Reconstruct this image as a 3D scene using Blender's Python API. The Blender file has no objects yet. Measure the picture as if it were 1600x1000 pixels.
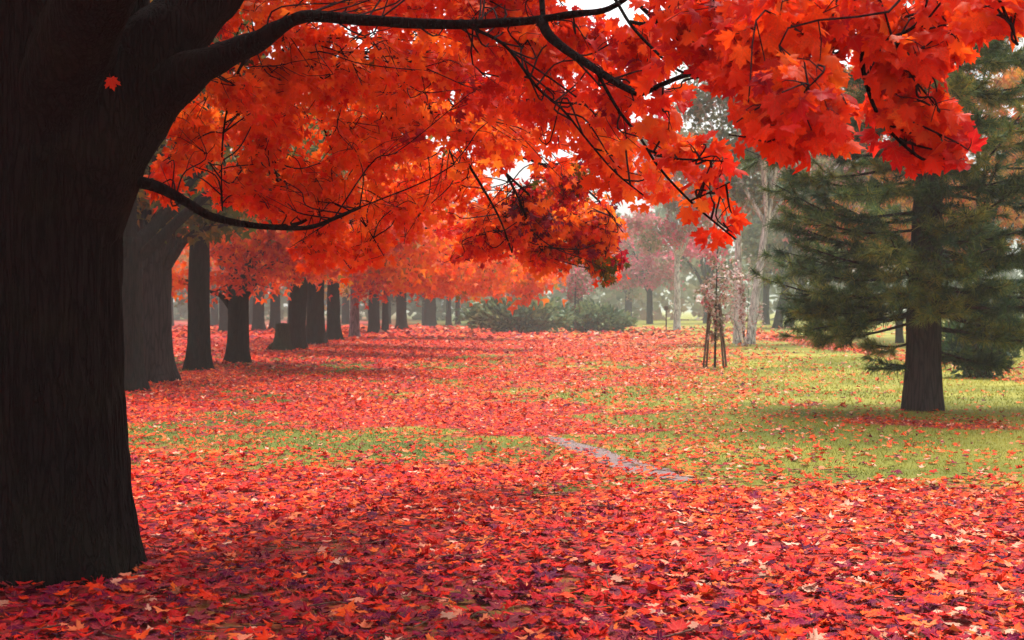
import bpy, math
import numpy as np
from mathutils import Matrix, Vector

# ------------------------------------------------------------------ camera, sky, sun, exposure
SC = bpy.context.scene
COL = SC.collection
CAM_H = 1.6
FPX = 2198.0           # focal length in photo pixels (photo 1600 wide)
HOR = 484.0            # photo row of the horizon
cam_d = bpy.data.cameras.new('camera')
cam_d.sensor_width = 36.0
cam_d.lens = 36.0 * FPX / 1600.0
cam_d.shift_y = -(500.0 - HOR) / 1600.0
cam_d.clip_start = 0.1
cam_d.clip_end = 3000
cam_d.dof.use_dof = True
cam_d.dof.focus_distance = 8.0
cam_d.dof.aperture_fstop = 7.0
cam = bpy.data.objects.new('camera', cam_d)
COL.objects.link(cam)
cam.location = (0, 0, CAM_H)
cam.rotation_euler = (math.radians(90), 0, 0)
SC.camera = cam

SUN_EL, SUN_AZ = 64.0, 24.0        # azimuth measured from +Y towards +X
world = bpy.data.worlds.new('World')
SC.world = world
world.use_nodes = True
wn = world.node_tree
wn.nodes.clear()
sky = wn.nodes.new('ShaderNodeTexSky')
sky.sky_type = 'NISHITA'
sky.sun_disc = False
sky.sun_elevation = math.radians(SUN_EL)
sky.sun_rotation = math.radians(SUN_AZ)
sky.air_density = 1.0
sky.dust_density = 6.0
sky.ozone_density = 1.0
hsv = wn.nodes.new('ShaderNodeHueSaturation')      # overcast: cloud takes the blue out
hsv.inputs['Saturation'].default_value = 0.12
bg = wn.nodes.new('ShaderNodeBackground')
bg.inputs['Strength'].default_value = 0.15
wo = wn.nodes.new('ShaderNodeOutputWorld')
wn.links.new(sky.outputs[0], hsv.inputs['Color'])
wn.links.new(hsv.outputs[0], bg.inputs['Color'])
wn.links.new(bg.outputs[0], wo.inputs['Surface'])

sun_d = bpy.data.lights.new('sun', 'SUN')
sun_d.energy = 2.6
sun_d.angle = math.radians(24)
sun_d.color = (1.0, 0.95, 0.88)
sun = bpy.data.objects.new('sun', sun_d)
COL.objects.link(sun)
az, el = math.radians(SUN_AZ), math.radians(SUN_EL)
sdir = Vector((math.sin(az) * math.cos(el), math.cos(az) * math.cos(el), math.sin(el)))
sun.rotation_euler = sdir.to_track_quat('Z', 'Y').to_euler()
sun.location = (20, 60, 60)

vs = SC.view_settings
vs.view_transform = 'Standard'
vs.look = 'None'
vs.exposure = 1.1
vs.gamma = 1.0
vs.use_curve_mapping = False
SC.cycles.max_bounces = 7
SC.cycles.diffuse_bounces = 3
SC.cycles.glossy_bounces = 2
SC.cycles.transmission_bounces = 4
SC.cycles.volume_bounces = 1
SC.cycles.use_denoising = True

# ------------------------------------------------------------------ small helpers
def at(px, py, Y):
    """point seen at photo pixel (px, py) that stands Y metres in front of the camera"""
    return np.array(((px - 800.0) / FPX * Y, Y, CAM_H + (HOR - py) / FPX * Y))

def on_ground(px, py):
    Y = CAM_H * FPX / (py - HOR)
    return np.array(((px - 800.0) / FPX * Y, Y, 0.0))

def hash2(ix, iy, seed):
    h = (ix.astype(np.int64) * 374761393 + iy.astype(np.int64) * 668265263 + seed * 974634777) & 0x7fffffff
    h = ((h ^ (h >> 13)) * 1274126177) & 0x7fffffff
    return ((h ^ (h >> 16)) & 0xffff) / 65535.0

def vnoise(x, y, seed=0):
    x = np.asarray(x, float); y = np.asarray(y, float)
    ix, iy = np.floor(x), np.floor(y)
    fx, fy = x - ix, y - iy
    fx = fx * fx * (3 - 2 * fx); fy = fy * fy * (3 - 2 * fy)
    a, b = hash2(ix, iy, seed), hash2(ix + 1, iy, seed)
    c, d = hash2(ix, iy + 1, seed), hash2(ix + 1, iy + 1, seed)
    return (a * (1 - fx) + b * fx) * (1 - fy) + (c * (1 - fx) + d * fx) * fy

def fbm(x, y, seed=0, o=3):
    s, a, t = 0, 0.5, 0
    for i in range(o):
        s = s + a * vnoise(np.asarray(x) * 2 ** i, np.asarray(y) * 2 ** i, seed + i * 7); t += a; a *= 0.5
    return s / t

def norm(v):
    return v / np.maximum(np.linalg.norm(v, axis=-1, keepdims=True), 1e-9)

def mesh_from(name, V, F, mat, attrs=None, smooth=False):
    """V (n,3) float, F list of (m,k) int arrays (k = 3 or 4)"""
    me = bpy.data.meshes.new(name)
    if not isinstance(F, list):
        F = [F]
    F = [f for f in F if len(f)]
    me.vertices.add(len(V))
    me.vertices.foreach_set('co', np.ascontiguousarray(V, dtype=np.float32).ravel())
    loops = np.concatenate([f.ravel() for f in F]).astype(np.int32)
    tot = np.concatenate([np.full(len(f), f.shape[1]) for f in F]).astype(np.int32)
    start = np.concatenate([[0], np.cumsum(tot)[:-1]]).astype(np.int32)
    me.loops.add(len(loops)); me.loops.foreach_set('vertex_index', loops)
    me.polygons.add(len(tot)); me.polygons.foreach_set('loop_start', start)
    me.polygons.foreach_set('loop_total', tot)
    if smooth:
        me.polygons.foreach_set('use_smooth', np.ones(len(tot), dtype=bool))
    for k, v in (attrs or {}).items():
        v = np.asarray(v, dtype=np.float32)
        a = me.attributes.new(k, 'FLOAT' if v.ndim == 1 else 'FLOAT_VECTOR', 'POINT')
        a.data.foreach_set('value' if v.ndim == 1 else 'vector', v.ravel())
    me.update(calc_edges=True)
    me.materials.append(mat)
    return me

def link(name, me, parent=None):
    o = bpy.data.objects.new(name, me)
    COL.objects.link(o)
    if parent is not None:
        o.parent = parent
    return o

def part(name, V, F, mat, parent, attrs=None, smooth=False, kind=None):
    off = np.array(parent.location) if parent is not None else np.zeros(3)
    if parent is not None and parent.parent is not None:
        off = off + np.array(parent.parent.location)
    o = link(name, mesh_from(name, V - off, F, mat, attrs, smooth), parent)
    if kind:
        o['kind'] = kind
    return o

def thing(name, loc, label, cat, group=None):
    o = bpy.data.objects.new(name, None)
    COL.objects.link(o)
    o.location = loc
    o.empty_display_size = 0.3
    o['label'] = label; o['category'] = cat
    if group: o['group'] = group
    return o

class Geo:
    """collects tubes into one mesh"""
    def __init__(s): s.V = []; s.F4 = []; s.F3 = []; s.n = 0
    def add(s, V, F4=None, F3=None):
        s.V.append(V)
        if F4 is not None and len(F4): s.F4.append(F4 + s.n)
        if F3 is not None and len(F3): s.F3.append(F3 + s.n)
        s.n += len(V)
    def tube(s, P, R, sides=8, rough=0.0, seed=0, cap=True):
        V, F4, F3 = tube(P, R, sides, rough, seed, cap)
        s.add(V, F4, F3)
    def get(s):
        F = []
        if s.F4: F.append(np.concatenate(s.F4))
        if s.F3: F.append(np.concatenate(s.F3))
        return np.concatenate(s.V), F

def spline(P, n):
    """Catmull-Rom through P (m, k) resampled to n points"""
    P = np.asarray(P, float)
    if len(P) == 2:
        t = np.linspace(0, 1, n)[:, None]
        return P[0] * (1 - t) + P[1] * t
    Q = np.vstack([2 * P[0] - P[1], P, 2 * P[-1] - P[-2]])
    u = np.linspace(0, len(P) - 1 - 1e-6, n)
    i = u.astype(int); t = (u - i)[:, None]
    p0, p1, p2, p3 = Q[i], Q[i + 1], Q[i + 2], Q[i + 3]
    return 0.5 * ((2 * p1) + (-p0 + p2) * t + (2 * p0 - 5 * p1 + 4 * p2 - p3) * t ** 2 + (-p0 + 3 * p1 - 3 * p2 + p3) * t ** 3)

def tube(P, R, sides=8, rough=0.0, seed=0, cap=True):
    P = np.asarray(P, float); n = len(P)
    R = np.broadcast_to(np.asarray(R, float), (n,))
    T = norm(np.gradient(P, axis=0))
    u = np.cross(T[0], (0.0, 0.0, 1.0))
    if np.linalg.norm(u) < 1e-3: u = np.array((1.0, 0, 0))
    u = u / np.linalg.norm(u)
    a = np.linspace(0, 2 * math.pi, sides, endpoint=False)
    V = np.empty((n, sides, 3))
    for i in range(n):
        u = u - T[i] * np.dot(u, T[i]); u = u / max(np.linalg.norm(u), 1e-9)
        w = np.cross(T[i], u)
        r = R[i]
        if rough:
            r = r * (1 + rough * (vnoise(a * 2.1 + seed * 3.3, np.full(sides, i * 0.8), seed) - 0.5) * 2)
            r = np.asarray(r)[:, None]
        V[i] = P[i] + r * (np.cos(a)[:, None] * u + np.sin(a)[:, None] * w)
    V = V.reshape(-1, 3)
    i = np.arange(n - 1)[:, None] * sides; j = np.arange(sides)[None]; k = (j + 1) % sides
    F4 = np.stack([i + j, i + k, i + sides + k, i + sides + j], -1).reshape(-1, 4)
    F3 = None
    if cap:
        V = np.vstack([V, P[-1] + T[-1] * R[-1] * 0.5])
        b = (n - 1) * sides
        F3 = np.stack([b + np.arange(sides), b + (np.arange(sides) + 1) % sides, np.full(sides, n * sides)], -1)
    return V, F4, F3

# ------------------------------------------------------------------ materials
class NT:
    def __init__(s, name):
        s.m = bpy.data.materials.new(name); s.m.use_nodes = True
        s.t = s.m.node_tree; s.t.nodes.clear()
        s.out = s.t.nodes.new('ShaderNodeOutputMaterial')
    def n(s, typ, **kw):
        nd = s.t.nodes.new('ShaderNode' + typ)
        for k, v in kw.items():
            if k in nd.inputs: nd.inputs[k].default_value = v
            else: setattr(nd, k, v)
        return nd
    def l(s, a, b): s.t.links.new(a, b)
    def math(s, op, a, b=None, c=None):
        nd = s.t.nodes.new('ShaderNodeMath'); nd.operation = op
        for i, x in enumerate((a, b, c)):
            if x is None: continue
            if isinstance(x, (int, float)): nd.inputs[i].default_value = x
            else: s.l(x, nd.inputs[i])
        return nd.outputs[0]
    def ramp(s, fac, stops, interp='LINEAR'):
        nd = s.t.nodes.new('ShaderNodeValToRGB'); cr = nd.color_ramp; cr.interpolation = interp
        while len(cr.elements) < len(stops): cr.elements.new(0.5)
        for e, (p, c) in zip(cr.elements, stops):
            e.position = p; e.color = (*c, 1)
        s.l(fac, nd.inputs[0]); return nd.outputs[0]
    def mix(s, fac, a, b, typ='MIX'):
        nd = s.t.nodes.new('ShaderNodeMix'); nd.data_type = 'RGBA'; nd.blend_type = typ
        for sock, x in ((nd.inputs[0], fac), (nd.inputs[6], a), (nd.inputs[7], b)):
            if isinstance(x, (int, float)): sock.default_value = x
            elif isinstance(x, tuple): sock.default_value = (*x, 1)
            else: s.l(x, sock)
        return nd.outputs[2]
    def attr(s, name, out='Fac'):
        nd = s.t.nodes.new('ShaderNodeAttribute'); nd.attribute_name = name
        return nd.outputs[out]

def leaf_material(name, stops, transl=0.4, pale=0.25, pale_col=(0.62, 0.20, 0.15), rough=0.55, spec=0.18, veins=True):
    t = NT(name)
    col = t.ramp(t.attr('rnd'), stops)
    nz = t.n('TexNoise', Scale=11.0, Detail=3.0)
    tc = t.n('TexCoord'); t.l(tc.outputs['Object'], nz.inputs['Vector'])
    v = t.math('MULTIPLY_ADD', nz.outputs['Fac'], 0.7, 0.65)
    hs = t.n('HueSaturation'); t.l(col, hs.inputs['Color']); t.l(v, hs.inputs['Value'])
    col = hs.outputs[0]
    if veins:
        sp = t.n('SeparateXYZ'); t.l(t.attr('lc', 'Vector'), sp.inputs[0])
        ang = t.math('ARCTAN2', sp.outputs[0], sp.outputs[1])
        s4 = t.math('ABSOLUTE', t.math('SINE', t.math('MULTIPLY', ang, 4.0)))
        rad = t.math('SQRT', t.math('ADD', t.math('MULTIPLY', sp.outputs[0], sp.outputs[0]), t.math('MULTIPLY', sp.outputs[1], sp.outputs[1])))
        vein = t.math('LESS_THAN', t.math('MULTIPLY', s4, rad), 0.045)
        col = t.mix(t.math('MULTIPLY', vein, 0.35), col, (0.55, 0.16, 0.06))
    geo = t.n('NewGeometry')
    # the underside of a leaf is paler and duller than its face
    colp = t.mix(t.math('MULTIPLY', geo.outputs['Backfacing'], pale), col, pale_col)
    pb = t.n('BsdfPrincipled', Roughness=rough)
    pb.inputs['Specular IOR Level'].default_value = spec
    t.l(colp, pb.inputs['Base Color'])
    tr = t.n('BsdfTranslucent'); t.l(col, tr.inputs['Color'])
    mx = t.n('MixShader'); mx.inputs[0].default_value = transl
    t.l(pb.outputs[0], mx.inputs[1]); t.l(tr.outputs[0], mx.inputs[2])
    t.l(mx.outputs[0], t.out.inputs['Surface'])
    return t.m

MAPLE = [(0.0, (0.12, 0.004, 0.040)), (0.12, (0.26, 0.006, 0.030)), (0.30, (0.58, 0.012, 0.010)), (0.50, (0.82, 0.052, 0.005)),
         (0.72, (0.88, 0.120, 0.008)), (0.90, (0.90, 0.210, 0.016)), (0.94, (0.30, 0.150, 0.015)), (1.0, (0.07, 0.090, 0.012))]
FALLEN = [(0.0, (0.050, 0.002, 0.026)), (0.14, (0.14, 0.003, 0.034)), (0.28, (0.36, 0.004, 0.014)), (0.50, (0.58, 0.016, 0.005)),
          (0.70, (0.66, 0.060, 0.005)), (0.82, (0.66, 0.125, 0.018)), (0.89, (0.64, 0.200, 0.110)), (0.96, (0.72, 0.420, 0.310)), (0.975, (0.10, 0.045, 0.020)), (1.0, (0.17, 0.085, 0.035))]
M_LEAF = leaf_material('maple_leaf', MAPLE, 0.60, 0.10, (0.62, 0.14, 0.08))
M_FALL = leaf_material('fallen_leaf', FALLEN, 0.12, 0.16, (0.60, 0.12, 0.07), rough=0.6, spec=0.03)
ORANGE = [(0.0, (0.28, 0.010, 0.012)), (0.2, (0.68, 0.036, 0.006)), (0.6, (0.82, 0.110, 0.005)), (0.85, (0.82, 0.220, 0.010)), (1.0, (0.16, 0.13, 0.015))]
M_ROW = leaf_material('avenue_leaf', ORANGE, 0.5, 0.05, veins=False)
OLIVE = [(0.0, (0.03, 0.05, 0.010)), (0.45, (0.09, 0.11, 0.018)), (0.75, (0.22, 0.16, 0.020)), (1.0, (0.50, 0.12, 0.015))]
M_OLIVE = leaf_material('olive_leaf', OLIVE, 0.35, 0.1, (0.12, 0.12, 0.05), veins=False)
PINK = [(0.0, (0.10, 0.12, 0.04)), (0.35, (0.26, 0.22, 0.12)), (0.65, (0.62, 0.16, 0.20)), (1.0, (0.72, 0.06, 0.16))]
M_PINK = leaf_material('pink_leaf', PINK, 0.35, 0.2, (0.5, 0.35, 0.32), veins=False)
GREYG = [(0.0, (0.09, 0.12, 0.07)), (0.5, (0.18, 0.21, 0.11)), (0.8, (0.30, 0.27, 0.15)), (1.0, (0.42, 0.22, 0.15))]
M_GREY = leaf_material('grey_green_leaf', GREYG, 0.3, 0.1, (0.2, 0.2, 0.12), veins=False)
GOLD = [(0.0, (0.16, 0.16, 0.02)), (0.4, (0.60, 0.32, 0.03)), (0.75, (0.76, 0.22, 0.02)), (1.0, (0.76, 0.08, 0.02))]
M_GOLD = leaf_material('golden_leaf', GOLD, 0.4, 0.1, (0.5, 0.3, 0.1), veins=False)
SAPL = [(0.0, (0.13, 0.17, 0.08)), (0.42, (0.20, 0.17, 0.09)), (0.56, (0.50, 0.06, 0.09)), (0.72, (0.66, 0.44, 0.42)), (1.0, (0.80, 0.74, 0.71))]
M_SAPL = leaf_material('sapling_leaf', SAPL, 0.3, 0.35, (0.70, 0.55, 0.52), veins=False)
NEED = [(0.0, (0.026, 0.055, 0.032)), (0.40, (0.070, 0.138, 0.050)), (0.7, (0.19, 0.25, 0.060)), (1.0, (0.42, 0.39, 0.08))]
M_NEED = leaf_material('pine_needle', NEED, 0.25, 0.0, veins=False, rough=0.45)
JUNI = [(0.0, (0.06, 0.11, 0.055)), (0.6, (0.14, 0.22, 0.10)), (1.0, (0.28, 0.34, 0.15))]
M_JUNI = leaf_material('juniper_spray', JUNI, 0.2, 0.0, veins=False)
GRASS = [(0.0, (0.035, 0.065, 0.006)), (0.5, (0.12, 0.150, 0.014)), (1.0, (0.34, 0.30, 0.045))]
M_GRASS = leaf_material('grass_blade', GRASS, 0.35, 0.0, veins=False, rough=0.55, spec=0.2)

def bark_material(name, dark, light, moss=(0.045, 0.055, 0.02), moss_amt=0.3, scale=1.0, bump=0.6):
    t = NT(name)
    tc = t.n('TexCoord')
    mp = t.n('Mapping'); mp.inputs['Scale'].default_value = (1, 1, 0.09)
    t.l(tc.outputs['Object'], mp.inputs[0])
    vo = t.n('TexVoronoi', Scale=16.0 * scale); vo.feature = 'DISTANCE_TO_EDGE'
    nz0 = t.n('TexNoise', Scale=5.0 * scale, Detail=4.0); t.l(mp.outputs[0], nz0.inputs['Vector'])
    wp = t.mix(0.12, mp.outputs[0], nz0.outputs['Color']); t.l(wp, vo.inputs['Vector'])
    nz = t.n('TexNoise', Scale=26.0 * scale, Detail=6.0, Roughness=0.65); t.l(mp.outputs[0], nz.inputs['Vector'])
    ridge = t.math('MINIMUM', t.math('MULTIPLY', vo.outputs['Distance'], 5.0), 1.0)
    h = t.math('ADD', t.math('MULTIPLY', ridge, 0.6), t.math('MULTIPLY', nz.outputs['Fac'], 0.5))
    c = t.ramp(h, [(0.15, dark), (0.85, light)])
    big = t.n('TexNoise', Scale=2.2, Detail=5.0); t.l(tc.outputs['Object'], big.inputs['Vector'])
    mf = t.ramp(big.outputs['Fac'], [(0.50, (0, 0, 0)), (0.68, (1, 1, 1))])
    c = t.mix(t.math('MULTIPLY', mf, moss_amt), c, moss)
    pb = t.n('BsdfPrincipled', Roughness=0.9); pb.inputs['Specular IOR Level'].default_value = 0.04
    t.l(c, pb.inputs['Base Color'])
    bp = t.n('Bump', Strength=bump, Distance=0.03); t.l(h, bp.inputs['Height']); t.l(bp.outputs[0], pb.inputs['Normal'])
    t.l(pb.outputs[0], t.out.inputs['Surface'])
    return t.m

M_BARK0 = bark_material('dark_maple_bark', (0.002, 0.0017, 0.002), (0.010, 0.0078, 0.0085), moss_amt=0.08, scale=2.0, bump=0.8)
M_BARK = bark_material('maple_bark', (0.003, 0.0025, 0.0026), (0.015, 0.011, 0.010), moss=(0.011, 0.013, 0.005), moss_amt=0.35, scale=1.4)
M_BARKG = bark_material('grey_lichen_bark', (0.006, 0.005, 0.005), (0.032, 0.023, 0.024), moss=(0.014, 0.009, 0.006), moss_amt=0.4)
M_BARKM = bark_material('mossy_bark', (0.006, 0.007, 0.004), (0.024, 0.026, 0.012), moss=(0.018, 0.028, 0.008), moss_amt=0.8)
M_BARKP = bark_material('pale_pink_bark', (0.05, 0.03, 0.035), (0.24, 0.15, 0.16), moss_amt=0.15)
M_BIRCH = bark_material('birch_bark', (0.14, 0.14, 0.14), (0.75, 0.74, 0.72), moss=(0.16, 0.16, 0.15), moss_amt=0.6, bump=0.2)
M_PBARK = bark_material('pine_bark', (0.010, 0.009, 0.010), (0.052, 0.040, 0.040), moss_amt=0.1, scale=1.3)
M_TWIG = bark_material('twig_bark', (0.010, 0.007, 0.008), (0.035, 0.022, 0.022), moss_amt=0.0, bump=0.2)
M_STAKE = bark_material('stake_wood', (0.05, 0.028, 0.022), (0.16, 0.09, 0.07), moss_amt=0.1, bump=0.3)
M_STAKER = bark_material('reddish_stake_wood', (0.10, 0.04, 0.03), (0.24, 0.10, 0.07), moss_amt=0.1, bump=0.3)

# ------------------------------------------------------------------ leaf shapes
def build_template(half, center, petiole=0.0):
    """half: outline points of the right half from base to tip (x>0); fan round a centre"""
    pts = [(0.0, 0.02)] + half + [(0.0, 1.0)] + [(-x, y) for x, y in reversed(half)]
    V = np.array([center] + pts); n = len(pts)
    F = np.array([(0, 1 + i, 1 + (i + 1) % n) for i in range(n)])
    V3 = np.zeros((len(V), 3)); V3[:, :2] = V
    if petiole:
        b = len(V3)
        V3 = np.vstack([V3, [(-0.013, 0.03, 0), (0.013, 0.03, 0), (0.02, -petiole, -0.1 * petiole)]])
        F = np.vstack([F, (b, b + 2, b + 1)])
    return V3, F
T_NEAR = build_template([(0.10, -0.10), (0.30, -0.15), (0.27, -0.03), (0.52, 0.05), (0.40, 0.16), (0.44, 0.27), (0.62, 0.40), (0.54, 0.47), (0.60, 0.66),
                         (0.42, 0.60), (0.22, 0.50), (0.28, 0.72), (0.14, 0.74)], (0.0, 0.22), 0.55)
T_MID = build_template([(0.28, -0.13), (0.50, 0.06), (0.40, 0.18), (0.60, 0.62), (0.22, 0.50), (0.22, 0.74)], (0.0, 0.22))
T_STAR = build_template([(0.30, -0.10), (0.52, 0.08), (0.38, 0.22), (0.60, 0.62), (0.20, 0.52)], (0.0, 0.22))
T_FAR = (np.array([(0, 0, 0), (0.55, 0.35, 0), (0.15, 0.5, 0), (0, 1.0, 0), (-0.15, 0.5, 0), (-0.55, 0.35, 0)], float), np.array([(0, 1, 2), (0, 2, 4), (2, 3, 4), (0, 4, 5)]))
T_QUAD = (np.array([(0, 0, 0), (0.5, 0.45, 0.05), (0, 1, 0), (-0.5, 0.5, -0.04)], float), np.array([(0, 1, 2), (0, 2, 3)]))

def curl(T, a, b, c):
    V = T.copy()
    x, y = V[:, 0], V[:, 1]
    V[:, 2] += a * x * x * 1.4 - b * (y - 0.25) ** 2 + c * x * (y - 0.2) + 0.05 * np.sin(9 * x + 5 * y)
    return V

def frames(d, n):
    d = norm(d); x = norm(np.cross(d, n)); n = np.cross(x, d)
    return np.stack([x, d, n], -1)          # columns

def leaves_geo(T, pos, Rm, size, rnd, rng, curl_amt=0.5):
    tv, tf = T
    N = len(pos)
    a = rng.normal(0, curl_amt, N); b = rng.normal(0.15, curl_amt * 0.7, N); c = rng.normal(0, curl_amt * 0.6, N)
    L = np.repeat(tv[None], N, 0)
    x, y = L[:, :, 0], L[:, :, 1]
    L[:, :, 2] = L[:, :, 2] + a[:, None] * x * x * 1.4 - b[:, None] * (y - 0.25) ** 2 + c[:, None] * x * (y - 0.2) + 0.05 * np.sin(9 * x + 5 * y)
    L = L * size[:, None, None]
    V = np.einsum('nij,nkj->nki', Rm, L) + pos[:, None]
    F = tf[None] + (np.arange(N) * len(tv))[:, None, None]
    lc = np.repeat(tv[None], N, 0).reshape(-1, 3)
    return V.reshape(-1, 3), F.reshape(-1, tf.shape[1]), {'rnd': np.repeat(rnd, len(tv)), 'lc': lc}

def hang_frames(rng, N, down=0.8, spread=0.8, up=0.5):
    """leaves hanging from their stalks"""
    d = rng.normal(0, spread, (N, 3)); d[:, 2] = -np.abs(rng.normal(down, 0.35, N))
    n = rng.normal(0, 1, (N, 3)); n[:, 2] += up
    return frames(d, n)

LEAF_MESHES = {}
def leaf_variant(mat, key, k, rnd, amt=1.0):
    """shared meshes for leaves that are objects of their own"""
    kk = (key, k)
    if kk not in LEAF_MESHES:
        r = np.random.default_rng(900 + k)
        V = curl(T_NEAR[0], r.normal(0.1, 0.5) * amt, r.normal(0.2, 0.35) * amt, r.normal(0, 0.3) * amt)
        LEAF_MESHES[kk] = mesh_from('leaf', V, T_NEAR[1], mat, {'rnd': np.full(len(V), rnd), 'lc': T_NEAR[0]})
    return LEAF_MESHES[kk]

def leaf_objects(name, idx, pos, Rm, size, rnd, mat, key, parent=None):
    out = []
    off = np.array(parent.location) if parent is not None else np.zeros(3)
    for j, i in enumerate(idx):
        q = int(np.clip(rnd[i] * 16, 0, 15)); k = q * 3 + j % 3
        o = link(name, leaf_variant(mat, key, k, (q + 0.5) / 16, 0.4 if key == 'fallen' else 1.0), parent)
        M = np.eye(4); M[:3, :3] = Rm[i] * size[i]; M[:3, 3] = pos[i] - off
        o.matrix_local = Matrix(M.tolist())
        out.append(o)
    return out

# ------------------------------------------------------------------ how thick the fallen leaves lie on the lawn
_py = np.array([490, 505, 512, 520, 530, 540, 552, 565, 578, 592, 608, 620, 632, 648, 668, 684, 700, 716, 734, 752, 775, 830, 1000], float)
_px = np.array([-300, 200, 400, 600, 800, 900, 1000, 1100, 1200, 1300, 1450, 1600, 1900], float)
_cv = np.array([
 [.50, .50, .50, .50, .20, .20, .25, .20, .20, .10, .10, .10, .10],
 [.70, .70, .70, .60, .30, .25, .30, .15, .10, .06, .06, .06, .06],
 [.90, .90, .90, .55, .40, .25, .20, .12, .06, .05, .05, .05, .05],
 [.95, .95, .95, .80, .60, .50, .35, .20, .05, .04, .04, .04, .04],
 [.95, .95, .95, .95, .95, .90, .85, .55, .15, .04, .04, .04, .04],
 [.95, .95, .95, .95, .95, .92, .50, .30, .05, .03, .03, .03, .03],
 [.95, .95, .95, .95, .95, .92, .80, .55, .22, .05, .03, .03, .03],
 [.95, .95, .60, .85, .80, .80, .85, .70, .40, .12, .04, .03, .03],
 [.95, .95, .90, .80, .75, .78, .80, .60, .42, .16, .06, .04, .04],
 [.95, .95, .95, .92, .92, .90, .85, .70, .40, .22, .08, .05, .04],
 [.92, .92, .80, .90, .80, .65, .60, .45, .30, .15, .06, .05, .05],
 [.85, .85, .45, .65, .65, .45, .38, .30, .26, .14, .08, .06, .05],
 [.95, .95, .92, .92, .88, .70, .50, .40, .36, .22, .12, .06, .05],
 [.95, .95, .95, .95, .95, .90, .80, .65, .55, .36, .18, .10, .06],
 [.85, .85, .80, .90, .95, .92, .80, .65, .55, .42, .26, .14, .10],
 [.62, .55, .32, .36, .68, .80, .62, .48, .40, .36, .26, .18, .12],
 [.60, .55, .42, .40, .48, .55, .40, .32, .30, .28, .22, .16, .12],
 [.75, .68, .42, .40, .50, .60, .45, .35, .28, .22, .18, .14, .12],
 [.92, .88, .46, .42, .62, .85, .70, .55, .40, .26, .18, .14, .12],
 [.95, .95, .88, .88, .92, .95, .92, .85, .75, .60, .40, .22, .15],
 [.96, .96, .95, .95, .96, .96, .95, .95, .92, .90, .85, .75, .60],
 [.96, .96, .95, .95, .96, .96, .95, .95, .95, .95, .95, .92, .90],
 [.96, .96, .90, .88, .90, .90, .90, .92, .92, .92, .92, .92, .92]])

def litter(X, Y):
    X0, Y0 = X, Y                       # ragged edges: the drifts wander
    X = X + (fbm(X0 * 0.45, Y0 * 0.45, 61) - 0.5) * 2.2
    Y = Y * (1 + 0.34 * (fbm(X0 * 0.42 + 9, Y0 * 0.42, 67) - 0.5) + 0.10 * (fbm(X0 * 1.6, Y0 * 1.6, 71) - 0.5))
    Yc = np.maximum(Y, 5.0)
    py = np.clip(HOR + CAM_H * FPX / Yc, _py[0], _py[-1])
    px = np.clip(800 + X / Yc * FPX, _px[0], _px[-1])
    i = np.clip(np.searchsorted(_py, py) - 1, 0, len(_py) - 2); j = np.clip(np.searchsorted(_px, px) - 1, 0, len(_px) - 2)
    fy = (py - _py[i]) / (_py[i + 1] - _py[i]); fx = (px - _px[j]) / (_px[j + 1] - _px[j])
    c = (_cv[i, j] * (1 - fx) + _cv[i, j + 1] * fx) * (1 - fy) + (_cv[i + 1, j] * (1 - fx) + _cv[i + 1, j + 1] * fx) * fy
    # strip of red leaves along the far drive on the right
    yb = 522 + (px - 1170) * 0.145
    w = 5 + (px - 1170) * 0.018
    band = np.clip(1.3 - np.abs(py - yb) / np.maximum(w, 3), 0, 1) * (px > 1150)
    c = np.maximum(c, 0.9 * band)
    # ring of leaves under the pine
    c = c * np.where((py > 560) & (py < 745), 1 - 0.40 * np.clip((px - 1000) / 200, 0, 1), 1)
    e = ((px - 1440) / 150) ** 2 + ((py - 652) / 13) ** 2
    c = np.maximum(c, 0.70 * np.clip(1.4 - e, 0, 1))
    nz = fbm(X * 0.9, Y * 0.9, 5, 3)
    gap = np.clip((nz - 0.36) * 9, 0, 1)                # small bare gaps
    c = c * (1 - np.where(py > 770, 0.30, 0.65) * (1 - gap))
    return np.clip(c + (fbm(X * 0.35, Y * 0.35, 11) - 0.5) * 0.25 * (c > 0.15), 0.0, 1)

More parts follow.
